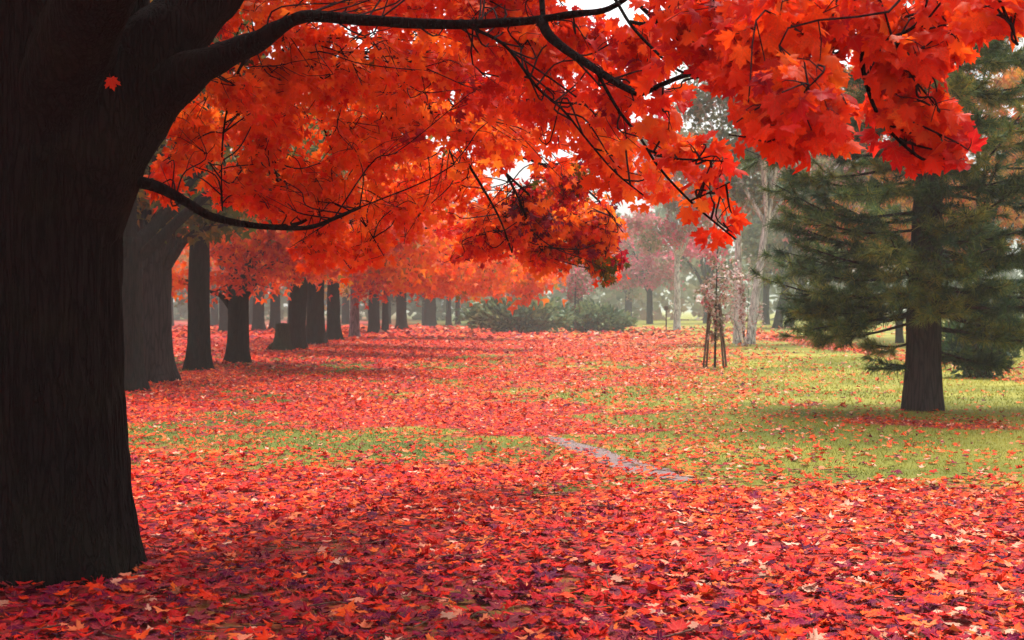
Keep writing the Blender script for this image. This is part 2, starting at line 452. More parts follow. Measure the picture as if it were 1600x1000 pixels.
# ------------------------------------------------------------------ ground sheet
def ground():
    xs = np.concatenate([-np.geomspace(900, 16, 34), np.arange(-15.6, 15.7, 0.4), np.geomspace(16, 900, 34)])
    ys = np.concatenate([-np.geomspace(400, 3, 16), np.arange(-2, 50, 0.4), np.geomspace(50.4, 1200, 70)])
    X, Y = np.meshgrid(xs, ys)
    Z = (fbm(X * 0.5, Y * 0.5, 3) - 0.5) * 0.05
    Z = np.where((np.abs(X) < 40) & (Y < 140), Z, -0.01)
    V = np.stack([X, Y, Z], -1).reshape(-1, 3)
    n = len(xs); m = len(ys)
    i = np.arange(m - 1)[:, None] * n; j = np.arange(n - 1)[None]
    F = np.stack([i + j, i + j + 1, i + n + j + 1, i + n + j], -1).reshape(-1, 4)
    lit = litter(X.ravel(), Y.ravel())
    t = NT('lawn')
    tc = t.n('TexCoord')
    n1 = t.n('TexNoise', Scale=0.35, Detail=5.0); t.l(tc.outputs['Object'], n1.inputs['Vector'])
    n2 = t.n('TexNoise', Scale=9.0, Detail=6.0, Roughness=0.7); t.l(tc.outputs['Object'], n2.inputs['Vector'])
    n3 = t.n('TexNoise', Scale=2.2, Detail=6.0, Roughness=0.75); t.l(tc.outputs['Object'], n3.inputs['Vector'])
    g = t.ramp(t.math('ADD', n1.outputs['Fac'], t.attr('shade_hue')), [(0.3, (0.045, 0.070, 0.008)), (0.55, (0.16, 0.16, 0.015)), (0.8, (0.32, 0.28, 0.04))])
    g = t.mix(t.math('MULTIPLY', n2.outputs['Fac'], 0.55), g, (0.04, 0.055, 0.008))
    r = t.ramp(n2.outputs['Fac'], [(0.25, (0.04, 0.008, 0.010)), (0.5, (0.22, 0.012, 0.012)), (0.68, (0.50, 0.05, 0.03)), (0.8, (0.62, 0.18, 0.12))])
    f = t.math('ADD', t.attr('litter'), t.math('MULTIPLY', t.math('SUBTRACT', n3.outputs['Fac'], 0.5), 0.9))
    f = t.ramp(f, [(0.42, (0, 0, 0)), (0.62, (1, 1, 1))])
    c = t.mix(f, g, r)
    pb = t.n('BsdfPrincipled', Roughness=0.9); pb.inputs['Specular IOR Level'].default_value = 0.15
    t.l(c, pb.inputs['Base Color'])
    bp = t.n('Bump', Strength=0.5, Distance=0.04); t.l(n2.outputs['Fac'], bp.inputs['Height']); t.l(bp.outputs[0], pb.inputs['Normal'])
    t.l(pb.outputs[0], t.out.inputs['Surface'])
    o = link('ground', mesh_from('ground', V, F, t.m, {'litter': lit, 'shade_hue': np.clip(X.ravel() * 0.02, -0.2, 0.14)}, True))  # yellower turf to the right, shade put into the darker green left
    o['kind'] = 'structure'
ground()

def path():
    """worn bare strip of earth crossing the lawn"""
    cl = spline([on_ground(865, 684), on_ground(905, 697), on_ground(950, 714), on_ground(1000, 731), on_ground(1045, 743), on_ground(1078, 751)], 40)
    w = 0.24 * np.sin(np.linspace(0.15, math.pi - 0.25, 40)) ** 0.6
    rng = np.random.default_rng(4)
    T = norm(np.gradient(cl, axis=0)); S = np.stack([T[:, 1], -T[:, 0], 0 * T[:, 0]], -1)
    k = np.linspace(-1, 1, 7)
    jig = 1 + 0.5 * (vnoise(np.arange(40) * 0.7, np.zeros(40), 9)[:, None] - 0.5) + rng.normal(0, .05, (40, 1))
    P = cl[:, None] + S[:, None] * (k[None, :, None] * (w[:, None] * jig)[:, :, None])
    P[:, :, 2] = 0.016 - 0.016 * np.abs(k)[None] + (fbm(P[:, :, 0] * 0.5, P[:, :, 1] * 0.5, 3) - 0.5) * 0.05
    V = P.reshape(-1, 3); n = 7
    i = np.arange(39)[:, None] * n; j = np.arange(6)[None]
    F = np.stack([i + j, i + j + 1, i + n + j + 1, i + n + j], -1).reshape(-1, 4)
    t = NT('bare_earth')
    tc = t.n('TexCoord'); n2 = t.n('TexNoise', Scale=14.0, Detail=6.0, Roughness=0.7); t.l(tc.outputs['Object'], n2.inputs['Vector'])
    c = t.ramp(n2.outputs['Fac'], [(0.3, (0.06, 0.032, 0.030)), (0.7, (0.17, 0.100, 0.095))])
    pb = t.n('BsdfPrincipled', Roughness=0.8); t.l(c, pb.inputs['Base Color'])
    bp = t.n('Bump', Strength=0.6, Distance=0.02); t.l(n2.outputs['Fac'], bp.inputs['Height']); t.l(bp.outputs[0], pb.inputs['Normal'])
    t.l(pb.outputs[0], t.out.inputs['Surface'])
    o = link('path', mesh_from('path', V, F, t.m, None, True)); o['kind'] = 'structure'
    return cl, w
PATH_C, PATH_W = path()
def off_path(X, Y, rng):
    d = np.full(len(X), 9.0)
    for c, w in zip(PATH_C, PATH_W):
        d = np.minimum(d, np.hypot(X - c[0], (Y - c[1]) * 0.8) / w)
    return (d > 0.75) | (rng.random(len(X)) < 0.42)

# ------------------------------------------------------------------ trees: shared builders
def trunk_geo(base, r, path, sides, seed, flare=0.5, roots=5, ridge=0.03, nring=40, radii=None):
    """trunk along path (list of points), root flare at the foot"""
    P = spline(path, nring)
    rng = np.random.default_rng(seed)
    z = P[:, 2] - base[2]
    R = np.interp(np.linspace(0, 1, nring), np.linspace(0, 1, len(radii)), radii) if radii is not None else r * np.interp(z, [0, 1, 3, 6], [1.06, 1.0, 0.92, 0.7])
    a = np.linspace(0, 2 * math.pi, sides, endpoint=False)
    V = np.empty((nring, sides, 3))
    ph = rng.uniform(0, 6.28); lob = 0.5 + 0.5 * np.cos(a * roots + ph + 0.6 * np.sin(a + ph))
    nr = max(9, int(sides / 4))
    for i in range(nring):
        fl = flare * math.exp(-max(z[i], 0) / 0.32)
        rr = R[i] * (1 + fl * (0.35 + 0.9 * lob ** 1.5))
        wob = 0.05 * (vnoise(a * 1.5 + seed, np.full(sides, z[i] * 1.2), seed) - 0.5) * 2
        rid = np.abs(np.sin(a * nr / 2 + 3.2 * vnoise(a * 3, np.full(sides, z[i] * 2.2), seed + 3)))
        fine = vnoise(a * nr * 0.9, np.full(sides, z[i] * 6), seed + 5) - 0.5
        rr = rr * (1 + wob) - ridge * (1 - rid) ** 2 + ridge * 0.6 * fine
        V[i, :, 0] = P[i, 0] + rr * np.cos(a); V[i, :, 1] = P[i, 1] + rr * np.sin(a)
        V[i, :, 2] = P[i, 2] - (0.12 if i == 0 else 0)
    V = V.reshape(-1, 3)
    i = np.arange(nring - 1)[:, None] * sides; j = np.arange(sides)[None]; k = (j + 1) % sides
    F4 = np.stack([i + j, i + k, i + sides + k, i + sides + j], -1).reshape(-1, 4)
    V = np.vstack([V, P[-1] + (0, 0, 0.05)])
    b = (nring - 1) * sides
    F3 = np.stack([b + np.arange(sides), b + (np.arange(sides) + 1) % sides, np.full(sides, nring * sides)], -1)
    return V, [F4, F3]

def tree(name, label, base, r, fork, H, Rc, nlimb, nleaf, lsize, leafmat, bark, seed, T=T_FAR, lean=(0, 0), group=None, sub=6, low=0.0,
         rr=(0.15, 0.75), side=None, sides=20, zlow=2.2, sig=0.42, extra_limbs=(), cat='tree', roots=5, flare=0.5, hang=0.7, bough_leaves=0, nbough=0):
    """broad-leaved tree: trunk, limbs, twigs, leaves in clumps round the twigs"""
    rng = np.random.default_rng(seed)
    base = np.asarray(base, float)
    t = thing(name, base, label, cat, group)
    top = base + (lean[0] * fork, lean[1] * fork, fork)
    V, F = trunk_geo(base, r, [base, base + (lean[0] * fork * .3, lean[1] * fork * .3, fork * .35), base + (lean[0] * fork * .7, lean[1] * fork * .7, fork * .7), top], sides, seed, nring=22, ridge=0.02, roots=roots, flare=flare)
    part('trunk', V, F, bark, t, smooth=True)
    tw = Geo(); centers = []
    phase = rng.uniform(0, 6.28)
    for k in range(nlimb + len(extra_limbs)):
        if k >= nlimb:
            e = extra_limbs[k - nlimb]; P = spline([np.asarray(p, float) for p in e[0]], 16); r0 = e[1]; end = P[-1]
        else:
            azm = phase + k * 2.4 + rng.normal(0, 0.25)
            f = rng.uniform(0.25, 1.0) if k else 0.1
            out = Rc * f
            zt = base[2] + fork + (H - fork) * ((1 - f ** 2 * 0.75) * rng.uniform(0.75, 1.0)) + low * f
            dx, dy = math.cos(azm), math.sin(azm)
            if side is not None and dx * side[0] + dy * side[1] > 0: out *= 1.25
            s0 = top - (0, 0, rng.uniform(0.1, 0.6)) + (dx * r * 0.25, dy * r * 0.25, 0)
            end = np.array((top[0] + dx * out, top[1] + dy * out, zt))
            mid = s0 + (end - s0) * (0.33, 0.33, 0.5) + rng.normal(0, 0.12, 3); m2 = s0 + (end - s0) * (0.68, 0.68, 0.85) + rng.normal(0, 0.2, 3)
            P = spline([s0, mid, m2, end], 14); r0 = r * rng.uniform(0.35, 0.55)
        Rr = r0 * np.linspace(1, 0.18, len(P))
        gb = Geo(); gb.tube(P, Rr, 7 if r < 0.25 else 9, 0.08, seed + k)
        Vb, Fb = gb.get(); part('branch', Vb, Fb, bark, t, smooth=True)
        for q in range(sub):
            tt = rng.uniform(0.25, 1.0); ii = int(tt * (len(P) - 1)); s = P[ii]
            d = rng.normal(0, 1, 3); d[2] = rng.normal(-0.05, 0.45); rad = s[:2] - base[:2]
            d[:2] += rad / (np.linalg.norm(rad) + 0.5) * 0.9
            ln = Rc * rng.uniform(0.2, 0.42)
            e = s + norm(d) * ln; e[2] -= 0.15 * ln + rng.uniform(0, 0.6) * (low < 0); e[2] = max(e[2], zlow + rng.uniform(0, .5))
            m = (s + e) / 2 + (0, 0, 0.12 * ln)
            Q = spline([s, m, e], 7); tw.tube(Q, np.linspace(0.022, 0.006, 7) * (1 + r), 4, cap=False)
            centers.append(Q)
        centers.append(P[len(P) // 2:])
    Vt, Ft = tw.get(); o = part('twigs', Vt, Ft, bark, t, kind='stuff')
    # leaves in clumps
    C = len(centers); which = rng.integers(0, C, nleaf); tt = rng.beta(2.2, 1.2, nleaf)
    if bough_leaves:      # the low boughs carry most of the leaves
        nleaf += bough_leaves; which = np.append(which, rng.integers(C - nbough * (sub + 1), C, bough_leaves)); tt = np.append(tt, rng.beta(3.0, 1.0, bough_leaves))
    pos = np.empty((nleaf, 3))
    for c in range(C):
        m = np.where(which == c)[0]
        if len(m) == 0: continue
        Q = centers[c]; u = tt[m] * (len(Q) - 1); i = np.minimum(u.astype(int), len(Q) - 2)
        pos[m] = Q[i] + (Q[i + 1] - Q[i]) * (u - i)[:, None]
    pos += rng.normal(0, sig, (nleaf, 3)) * (1, 1, 0.6)
    pos[:, 2] = np.maximum(pos[:, 2], zlow + rng.uniform(-0.3, 0.8, nleaf))
    cr = rng.uniform(rr[0], rr[1], C)
    rnd = np.clip(cr[which] + rng.normal(0, 0.14, nleaf), 0.01, 0.99)
    V, F, A = leaves_geo(T, pos, hang_frames(rng, nleaf, hang), lsize * rng.uniform(0.7, 1.25, nleaf), rnd, rng)
    part('crown', V, F, leafmat, t, A, kind='stuff')
    return t

# ------------------------------------------------------------------ the big maple in front
def front_maple():
    rng = np.random.default_rng(21)
    bx, by = -2.90, 8.62
    t = thing('maple_tree', (bx, by, 0), 'large near-black maple trunk in the foreground spreading fiery red branches overhead', 'tree')
    base = np.array((bx, by, 0.0))
    V, F = trunk_geo(base, 0.5, [base, base + (0, 0, 0.7), base + (-.01, 0, 1.5), base + (0.0, 0, 2.2), base + (0.05, 0, 2.8), base + (0.10, 0, 3.5), base + (0.12, 0, 4.3)],
                     112, 5, flare=0.20, roots=7, ridge=0.038, nring=110, radii=[0.54, 0.515, 0.49, 0.49, 0.53, 0.55, 0.50])
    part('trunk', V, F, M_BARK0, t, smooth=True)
    br = []     # (px, py, Y) polyline, start radius, end radius
    def B(pts, r0, r1, n=None, sides=9, slow=False):
        P = spline([at(*p) for p in pts], n or len(pts) * 4)
        R = r0 * (r1 / r0) ** np.linspace(0, 1, len(P)) if r0 < 0.1 else np.interp(np.linspace(0, 1, len(P)), [0, 0.10, 0.22, 0.42, 1], [r0, r0 * 0.60, r0 * 0.28, max(r0 * 0.10, r1), r1])
        if slow: R = r0 + (r1 - r0) * np.linspace(0, 1, len(P)) ** 0.8
        g = Geo(); g.tube(P, R, sides, 0.10, len(br)); Vb, Fb = g.get()
        part('branch', Vb, Fb, M_BARK0, t, smooth=True)
        br.append(P)
    B([(95, 340, 8.6), (170, 235, 8.55), (235, 160, 8.45), (300, 112, 8.3), (345, 90, 8.2), (400, 66, 8.1), (442, 40, 8.0), (482, 25, 7.9), (560, 31, 7.8), (640, 36, 7.7),
       (720, 38, 7.6), (790, 35, 7.5), (845, 30, 7.4), (900, 21, 7.2), (950, 14, 7.0), (1010, -25, 6.8)], 0.36, 0.012, 80, 12)
    B([(120, 260, 8.5), (200, 130, 8.5), (260, 60, 8.5), (330, -10, 8.6), (420, -110, 8.8), (560, -260, 9.2), (700, -420, 9.6)], 0.36, 0.05, 40, 12, True)
    B([(60, 200, 8.6), (60, 60, 8.6), (110, -100, 8.8), (160, -300, 9.2), (190, -560, 9.6), (200, -900, 10)], 0.44, 0.06, 40, 12, True)
    B([(40, 180, 8.5), (-40, 30, 8.3), (-180, -130, 7.8), (-330, -300, 7.2), (-500, -450, 6.6)], 0.36, 0.05, 36, 12, True)
    B([(80, 170, 8.4), (140, 20, 7.9), (260, -180, 7.0), (420, -420, 6.0), (620, -700, 5.0)], 0.30, 0.04, 36, 12, True)
    # low limb that dips and rises again
    B([(140, 290, 8.6), (205, 284, 8.6), (245, 292, 8.6), (285, 312, 8.7), (325, 336, 8.8), (375, 349, 9.0), (430, 355, 9.2), (485, 355, 9.5), (530, 338, 9.8), (562, 324, 10.1)], 0.048, 0.012, 60)
    B([(430, 355, 9.9), (470, 348, 10.2), (500, 330, 10.6), (560, 330, 11.2), (640, 300, 12)], 0.016, 0.007)
    # second limb behind the first, running away and drooping
    B([(150, 200, 8.7), (300, 105, 9.0), (400, 62, 9.3), (455, 62, 9.6), (500, 76, 9.9), (560, 84, 10.2), (625, 80, 10.6), (680, 130, 11.0), (735, 205, 11.6), (790, 270, 12.2), (850, 325, 12.8), (900, 375, 13.3), (945, 425, 13.6)], 0.13, 0.010, 70)
    B([(590, 84, 10.3), (640, 130, 10.6), (690, 190, 11.0), (740, 270, 11.6), (780, 340, 12.2), (800, 395, 12.6)], 0.026, 0.007)
    B([(560, 84, 10.2), (600, 130, 10.4), (650, 170, 10.8), (700, 230, 11.4), (720, 300, 12)], 0.022, 0.006)
    B([(735, 205, 11.6), (800, 240, 11.8), (870, 265, 12.0), (920, 300, 12.3), (960, 340, 12.6)], 0.016, 0.005)
    B([(790, 270, 12.2), (810, 310, 12.4), (830, 360, 12.7), (850, 400, 13.0)], 0.014, 0.005)
    # branches of the first limb
    B([(845, 30, 7.4), (858, 55, 7.3), (885, 78, 7.2), (930, 108, 7.0), (975, 136, 6.75), (1002, 146, 6.6), (1030, 134, 6.5), (1075, 117, 6.3), (1110, 122, 6.1), (1145, 138, 5.9), (1185, 165, 5.6), (1230, 200, 5.3)], 0.030, 0.006, 60)
    B([(840, -60, 7.6), (845, -20, 7.5), (848, 20, 7.42), (850, 34, 7.4)], 0.018, 0.014)
    B([(935, -40, 6.9), (962, 0, 6.8), (985, 38, 6.7), (1020, 76, 6.55), (1052, 105, 6.4), (1078, 117, 6.3)], 0.009, 0.006)
    B([(960, -40, 6.4), (992, 0, 6.3), (1028, 36, 6.2), (1060, 66, 6.1), (1095, 95, 6.0), (1138, 131, 5.85), (1180, 160, 5.6), (1220, 185, 5.4), (1290, 210, 5.1)], 0.012, 0.005)
    B([(985, 34, 6.7), (1010, 37, 6.5), (1050, 31, 6.3), (1095, 36, 6.1), (1180, 40, 5.7), (1260, 70, 5.4)], 0.009, 0.004)
    B([(735, 42, 7.6), (790, 72, 7.6), (838, 135, 7.6), (880, 172, 7.6), (920, 222, 7.5), (960, 268, 7.3), (1005, 305, 7.1)], 0.010, 0.004)
    B([(930, 108, 7.0), (965, 170, 6.9), (1000, 215, 6.7), (1030, 262, 6.5), (1078, 314, 6.4), (1125, 354, 6.3), (1150, 374, 6.25)], 0.009, 0.004)
    B([(1014, 235, 6.6), (1050, 247, 6.4), (1095, 250, 6.2), (1130, 252, 6.1)], 0.007, 0.003)
    B([(1078, 314, 6.4), (1110, 300, 6.3), (1140, 285, 6.2)], 0.005, 0.003)
    # hanging branch at the right
    B([(1100, -140, 5.6), (1200, -70, 5.6), (1280, -10, 5.6), (1318, 50, 5.6), (1343, 68, 5.6), (1350, 115, 5.6), (1368, 172, 5.6), (1400, 215, 5.6), (1445, 250, 5.6), (1485, 245, 5.6)], 0.020, 0.005, 50)
    B([(1330, 55, 5.6), (1365, 62, 5.5), (1395, 58, 5.5), (1430, 40, 5.5), (1445, 10, 5.5), (1450, -40, 5.5)], 0.008, 0.006)
    B([(1400, 58, 5.5), (1410, 100, 5.55), (1450, 150, 5.6), (1490, 200, 5.6)], 0.006, 0.003)
    B([(1300, -80, 5.3), (1420, -60, 5.2), (1540, -20, 5.1), (1575, 30, 5.1), (1590, 70, 5.1)], 0.012, 0.004)
    # thin hanging twigs on the left
    B([(395, 68, 8.3), (365, 130, 8.8), (350, 200, 9.1), (346, 270, 9.3), (348, 330, 9.5)], 0.010, 0.004)
    B([(450, 60, 9.4), (420, 140, 9.6), (418, 220, 9.8), (440, 300, 10)], 0.010, 0.004)
    B([(520, 78, 9.9), (500, 160, 10), (520, 240, 10.3), (560, 330, 10.7), (600, 400, 11)], 0.012, 0.004)
    S = np.concatenate(br)
    # sprays: centre px, py, distance, half width px, half height px, half depth m, leaves, hue from, hue to
    clumps = [
     (300, 215, 9.3, 55, 55, .5, 110, .45, .85), (262, 268, 9.3, 32, 22, .3, 34, .45, .85), (245, 300, 9.2, 25, 15, .2, 18, .4, .7), (345, 285, 9.6, 55, 45, .5, 80, .45, .85), (420, 215, 9.8, 80, 70, .7, 230, .45, .85),
     (400, 300, 9.9, 60, 45, .6, 110, .45, .85), (470, 140, 9.4, 90, 60, .7, 200, .45, .88), (560, 220, 10.4, 100, 80, .8, 300, .45, .85), (500, 300, 10.4, 90, 55, .7, 210, .45, .85),
     (490, 390, 10.5, 48, 38, .4, 100, .45, .75), (565, 405, 10.9, 60, 34, .5, 130, .4, .75), (625, 330, 11.2, 80, 70, .7, 240, .4, .8), (650, 190, 10.6, 100, 80, .8, 300, .4, .85),
     (700, 285, 12, 80, 80, .7, 260, .4, .85), (380, 150, 9.0, 60, 50, .5, 110, .4, .85), (350, 60, 8.8, 70, 40, .5, 50, .3, .97), (420, 20, 9.0, 80, 40, .5, 110, .4, .85),
     (560, 5, 8.7, 110, 40, .6, 170, .4, .85), (560, 130, 9.6, 110, 50, .6, 210, .4, .85), (690, 5, 8.6, 110, 40, .6, 190, .3, .85), (700, 110, 9.4, 110, 60, .6, 260, .4, .85), (800, 130, 9.2, 90, 70, .6, 240, .3, .8),
     (790, 220, 10.8, 90, 70, .7, 260, .35, .85), (800, 10, 8.2, 90, 40, .5, 150, .3, .75), (870, 80, 8.0, 60, 50, .5, 90, .3, .75), (880, 180, 8.6, 70, 60, .5, 170, .3, .75),
     (520, 58, 9.3, 70, 26, .4, 60, .4, .85), (950, 110, 8.4, 50, 50, .4, 70, .35, .75), (880, 255, 9.8, 55, 35, .4, 60, .35, .8),
     (850, 340, 12.8, 75, 60, .6, 430, .02, .5), (920, 365, 13.2, 58, 60, .6, 460, .02, .6), (950, 425, 13.5, 32, 24, .4, 150, .05, .99), (780, 350, 12.6, 75, 55, .6, 340, .08, .9), (900, 290, 12.2, 75, 50, .5, 280, .05, .98), (960, 350, 13.0, 30, 40, .4, 150, .05, .7), (850, 405, 13.1, 50, 25, .4, 170, .05, .9), (730, 390, 12.8, 60, 40, .5, 150, .2, .85),
     (940, 240, 8.0, 50, 45, .4, 90, .35, .8), (985, 290, 7.6, 45, 35, .4, 80, .4, .8), (1035, 295, 7.2, 42, 20, .35, 40, .45, .8), (960, 160, 7.2, 55, 50, .4, 90, .3, .75), (920, 50, 7.6, 60, 45, .4, 80, .2, .7), (1005, 65, 6.9, 50, 55, .4, 80, .25, .7),
     (1085, 60, 5.9, 80, 50, .5, 130, .25, .65), (1100, 0, 6.0, 110, 40, .5, 110, .25, .65), (1150, 110, 5.5, 78, 52, .5, 110, .3, .65), (1220, 55, 5.3, 90, 55, .5, 150, .25, .65), (1262, 145, 5.0, 70, 52, .45, 105, .38, .72), (1262, 25, 5.3, 60, 50, .4, 90, .3, .65),
     (1200, 185, 4.9, 50, 40, .4, 42, .2, .6), (1160, 225, 4.9, 30, 36, .25, 16, .3, .6), (1275, 215, 4.9, 60, 30, .35, 60, .3, .65), (1300, 200, 5.0, 32, 36, .3, 40, .35, .7), (1045, 165, 6.4, 30, 20, .3, 14, .3, .7), (1085, 245, 6.3, 50, 22, .3, 26, .4, .75), (1040, 225, 6.5, 45, 22, .3, 24, .4, .75),
     (1135, 372, 6.25, 26, 10, .2, 11, .4, .7), (1130, 272, 6.2, 30, 16, .25, 10, .4, .7), (1095, 318, 6.3, 26, 14, .2, 8, .4, .7),
     (1395, 85, 5.5, 45, 36, .3, 40, .4, .75), (1440, 110, 5.5, 46, 46, .35, 56, .4, .75), (1400, 165, 5.55, 38, 36, .3, 34, .4, .7), (1460, 190, 5.6, 38, 42, .3, 50, .35, .7), (1492, 240, 5.6, 22, 24, .2, 26, .25, .65), (1445, 20, 5.5, 50, 40, .3, 70, .35, .65), (1500, 60, 5.5, 26, 45, .25, 42, .35, .65),
     (1345, 12, 5.5, 45, 34, .35, 40, .4, .7), (1430, 230, 5.6, 25, 15, .2, 14, .2, .6), (1565, 45, 5.1, 38, 45, .25, 34, .35, .6), (1590, 0, 5.1, 40, 30, .25, 30, .35, .6)]
    tw = Geo(); PP = []; RN = []; DD = []; NN = []; SZ = []
    for (px, py, Y, rx, ry, rd, n, h0, h1) in clumps:
        py = py - (16 if px > 1000 else 4)
        c = at(px, py, Y); e = np.array((rx, 0, ry)) / FPX * Y; e[1] = rd
        d = np.linalg.norm(S - c, axis=1); order = np.argsort(d)[:60]
        near = Y < 7
        n = int(n * (3.5 if px < 890 else 1.9 if not near else 1.75))
        m = max(3, n // 12)
        hc = rng.uniform(-0.08, 0.08)
        subs = []
        for k in range(max(3, m // 5)):          # side branches into the clump, none of them straight
            q = rng.normal(0, 1, 3); q = q / np.linalg.norm(q) * rng.random() ** 0.45
            end = c + q * e * 0.9
            dd = np.linalg.norm(S - end, axis=1); s = S[np.argsort(dd)[rng.integers(0, 25)]]
            ln = np.linalg.norm(end - s)
            w = rng.normal(0, 0.10, (2, 3)) * ln
            Q = spline([s, s * 0.65 + end * 0.35 + w[0] + (0, 0, 0.05 * ln), s * 0.3 + end * 0.7 + w[1] + (0, 0, 0.08 * ln), end], 12)
            tw.tube(Q, np.linspace(0.0060, 0.0026, 12), 5, cap=False)
            subs.append(Q)
        for k in range(m):
            B0 = subs[rng.integers(0, len(subs))]; s = B0[rng.integers(4, 12)]
            q = rng.normal(0, 1, 3); q = q / np.linalg.norm(q) * rng.random() ** 0.4
            aim = c + q * e * 0.95; ln = min(np.linalg.norm(aim - s), rng.uniform(0.18, 0.42))
            end = s + norm(aim - s) * ln
            Q = spline([s, s * 0.5 + end * 0.5 + rng.normal(0, 0.10, 3) * ln + (0, 0, 0.06 * ln), end], 8)
            tw.tube(Q[::2], np.linspace(0.0030, 0.0015, 4), 3, cap=False)
            # a flat spray: leaves in pairs to both sides of the twig, all turned much the same way
            nl = max(5, int(round(n / m)))
            ln = np.linalg.norm(end - s); span = min(1.0, 0.45 / max(ln, 0.1) + 0.12)
            u = 1 - span * rng.random(nl) ** 1.1; u = np.clip(u, 0.05, 0.999) * 7; i = np.minimum(u.astype(int), 6)
            tdir = norm(Q[7] - Q[4]); ns = norm(np.array((rng.normal(0, .35), -0.55 + rng.normal(0, .3), 0.62)))
            lat = norm(np.cross(ns, tdir)); sg = np.where(np.arange(nl) % 2, 1.0, -1.0)[:, None]
            p = Q[i] + (Q[i + 1] - Q[i]) * (u - i)[:, None]
            p = p + lat * sg * rng.uniform(0.01, 0.09, (nl, 1)) + rng.normal(0, 0.022, (nl, 3)) + (0, 0.10, -0.01)
            dd = tdir * rng.uniform(0.2, 0.8, (nl, 1)) + lat * sg * rng.uniform(0.1, 0.8, (nl, 1)) + np.array((0, 0, -1.0)) * rng.uniform(0.25, 0.95, (nl, 1)) + rng.normal(0, 0.2, (nl, 3))
            PP.append(p); DD.append(dd); NN.append(ns + rng.normal(0, 0.33, (nl, 3)))
            SZ.append(rng.uniform(0.048, 0.092, nl) if near else rng.uniform(0.042, 0.080, nl))
            if h0 < 0.15 and rng.random() < 0.42: hcol = rng.uniform(0.93, 1.0)
            else: hcol = rng.uniform(h0, h1) + (0 if h0 <= 0.3 else 0.12 if px < 890 else 0.07)
            RN.append(np.clip(rng.normal(hcol, 0.09, nl) + hc, 0.0, 1 if h1 > 0.9 else np.where(rng.random(nl) < 0.015, 0.97, 0.89)))
    P = np.concatenate(PP); RN = np.concatenate(RN); D = np.concatenate(DD); N = len(P)
    Rm = frames(D, np.concatenate(NN)); size = np.concatenate(SZ)
    Vt, Ft = tw.get(); part('twigs', Vt, Ft, M_TWIG, t, kind='stuff')
    # a few leaves caught on the bark of the trunk
    for (lx, ly) in ((146, 82), (173, 122)):
        g0 = at(lx, ly, by - 0.52 - (0.10 if ly < 200 else 0)); P = np.vstack([P, g0]); RN = np.append(RN, 0.4); size = np.append(size, 0.075)
        Rm = np.concatenate([Rm, frames(np.array([[.3, -.1, -1.0]]), np.array([[0.2, -1.0, 0.1]]))])
    # the 300 leaves that show largest are objects of their own
    px = 800 + P[:, 0] / P[:, 1] * FPX; py = HOR - (P[:, 2] - CAM_H) / P[:, 1] * FPX
    show = np.where((px > 10) & (px < 1590) & (py > 5), size / P[:, 1], 0)
    order = np.argsort(-show); big = order[:300]; rest = order[300:]
    leaf_objects('leaf', big, P, Rm, size, RN, M_LEAF, 'tree', t)
    for T, sel in ((T_NEAR, rest[P[rest, 1] < 8.2]), (T_STAR, rest[P[rest, 1] >= 8.2])):
        V, F, A = leaves_geo(T, P[sel], Rm[sel], size[sel], RN[sel], rng)
        part('crown', V, F, M_LEAF, t, A, kind='stuff')
    # the crown above: rises behind and over the camera
    n = 9000
    q = rng.normal(0, 1, (n, 3)); q = q / np.linalg.norm(q, axis=1, keepdims=True) * rng.uniform(0.25, 1, n)[:, None] ** 0.5
    p = np.array((bx - 1.2, by - 0.4, 7.2)) + q * (7.2, 6.8, 4.6)
    nz = fbm(p[:, 0] * 0.7 + p[:, 2] * 0.4, p[:, 1] * 0.7 - p[:, 2] * 0.3, 31)
    ok = (p[:, 2] > 1.75 + 0.224 * np.maximum(p[:, 1], 4.5)) & (nz > 0.34) & (p[:, 2] > 3.2)
    p = p[ok]; n = len(p)
    V, F, A = leaves_geo(T_FAR, p, hang_frames(rng, n, 0.4, 0.8, 1.2), rng.uniform(0.2, 0.3, n), np.clip(rng.normal(0.5, 0.16, n), 0, .95), rng)
    part('crown', V, F, M_LEAF, t, A, kind='stuff')
front_maple()

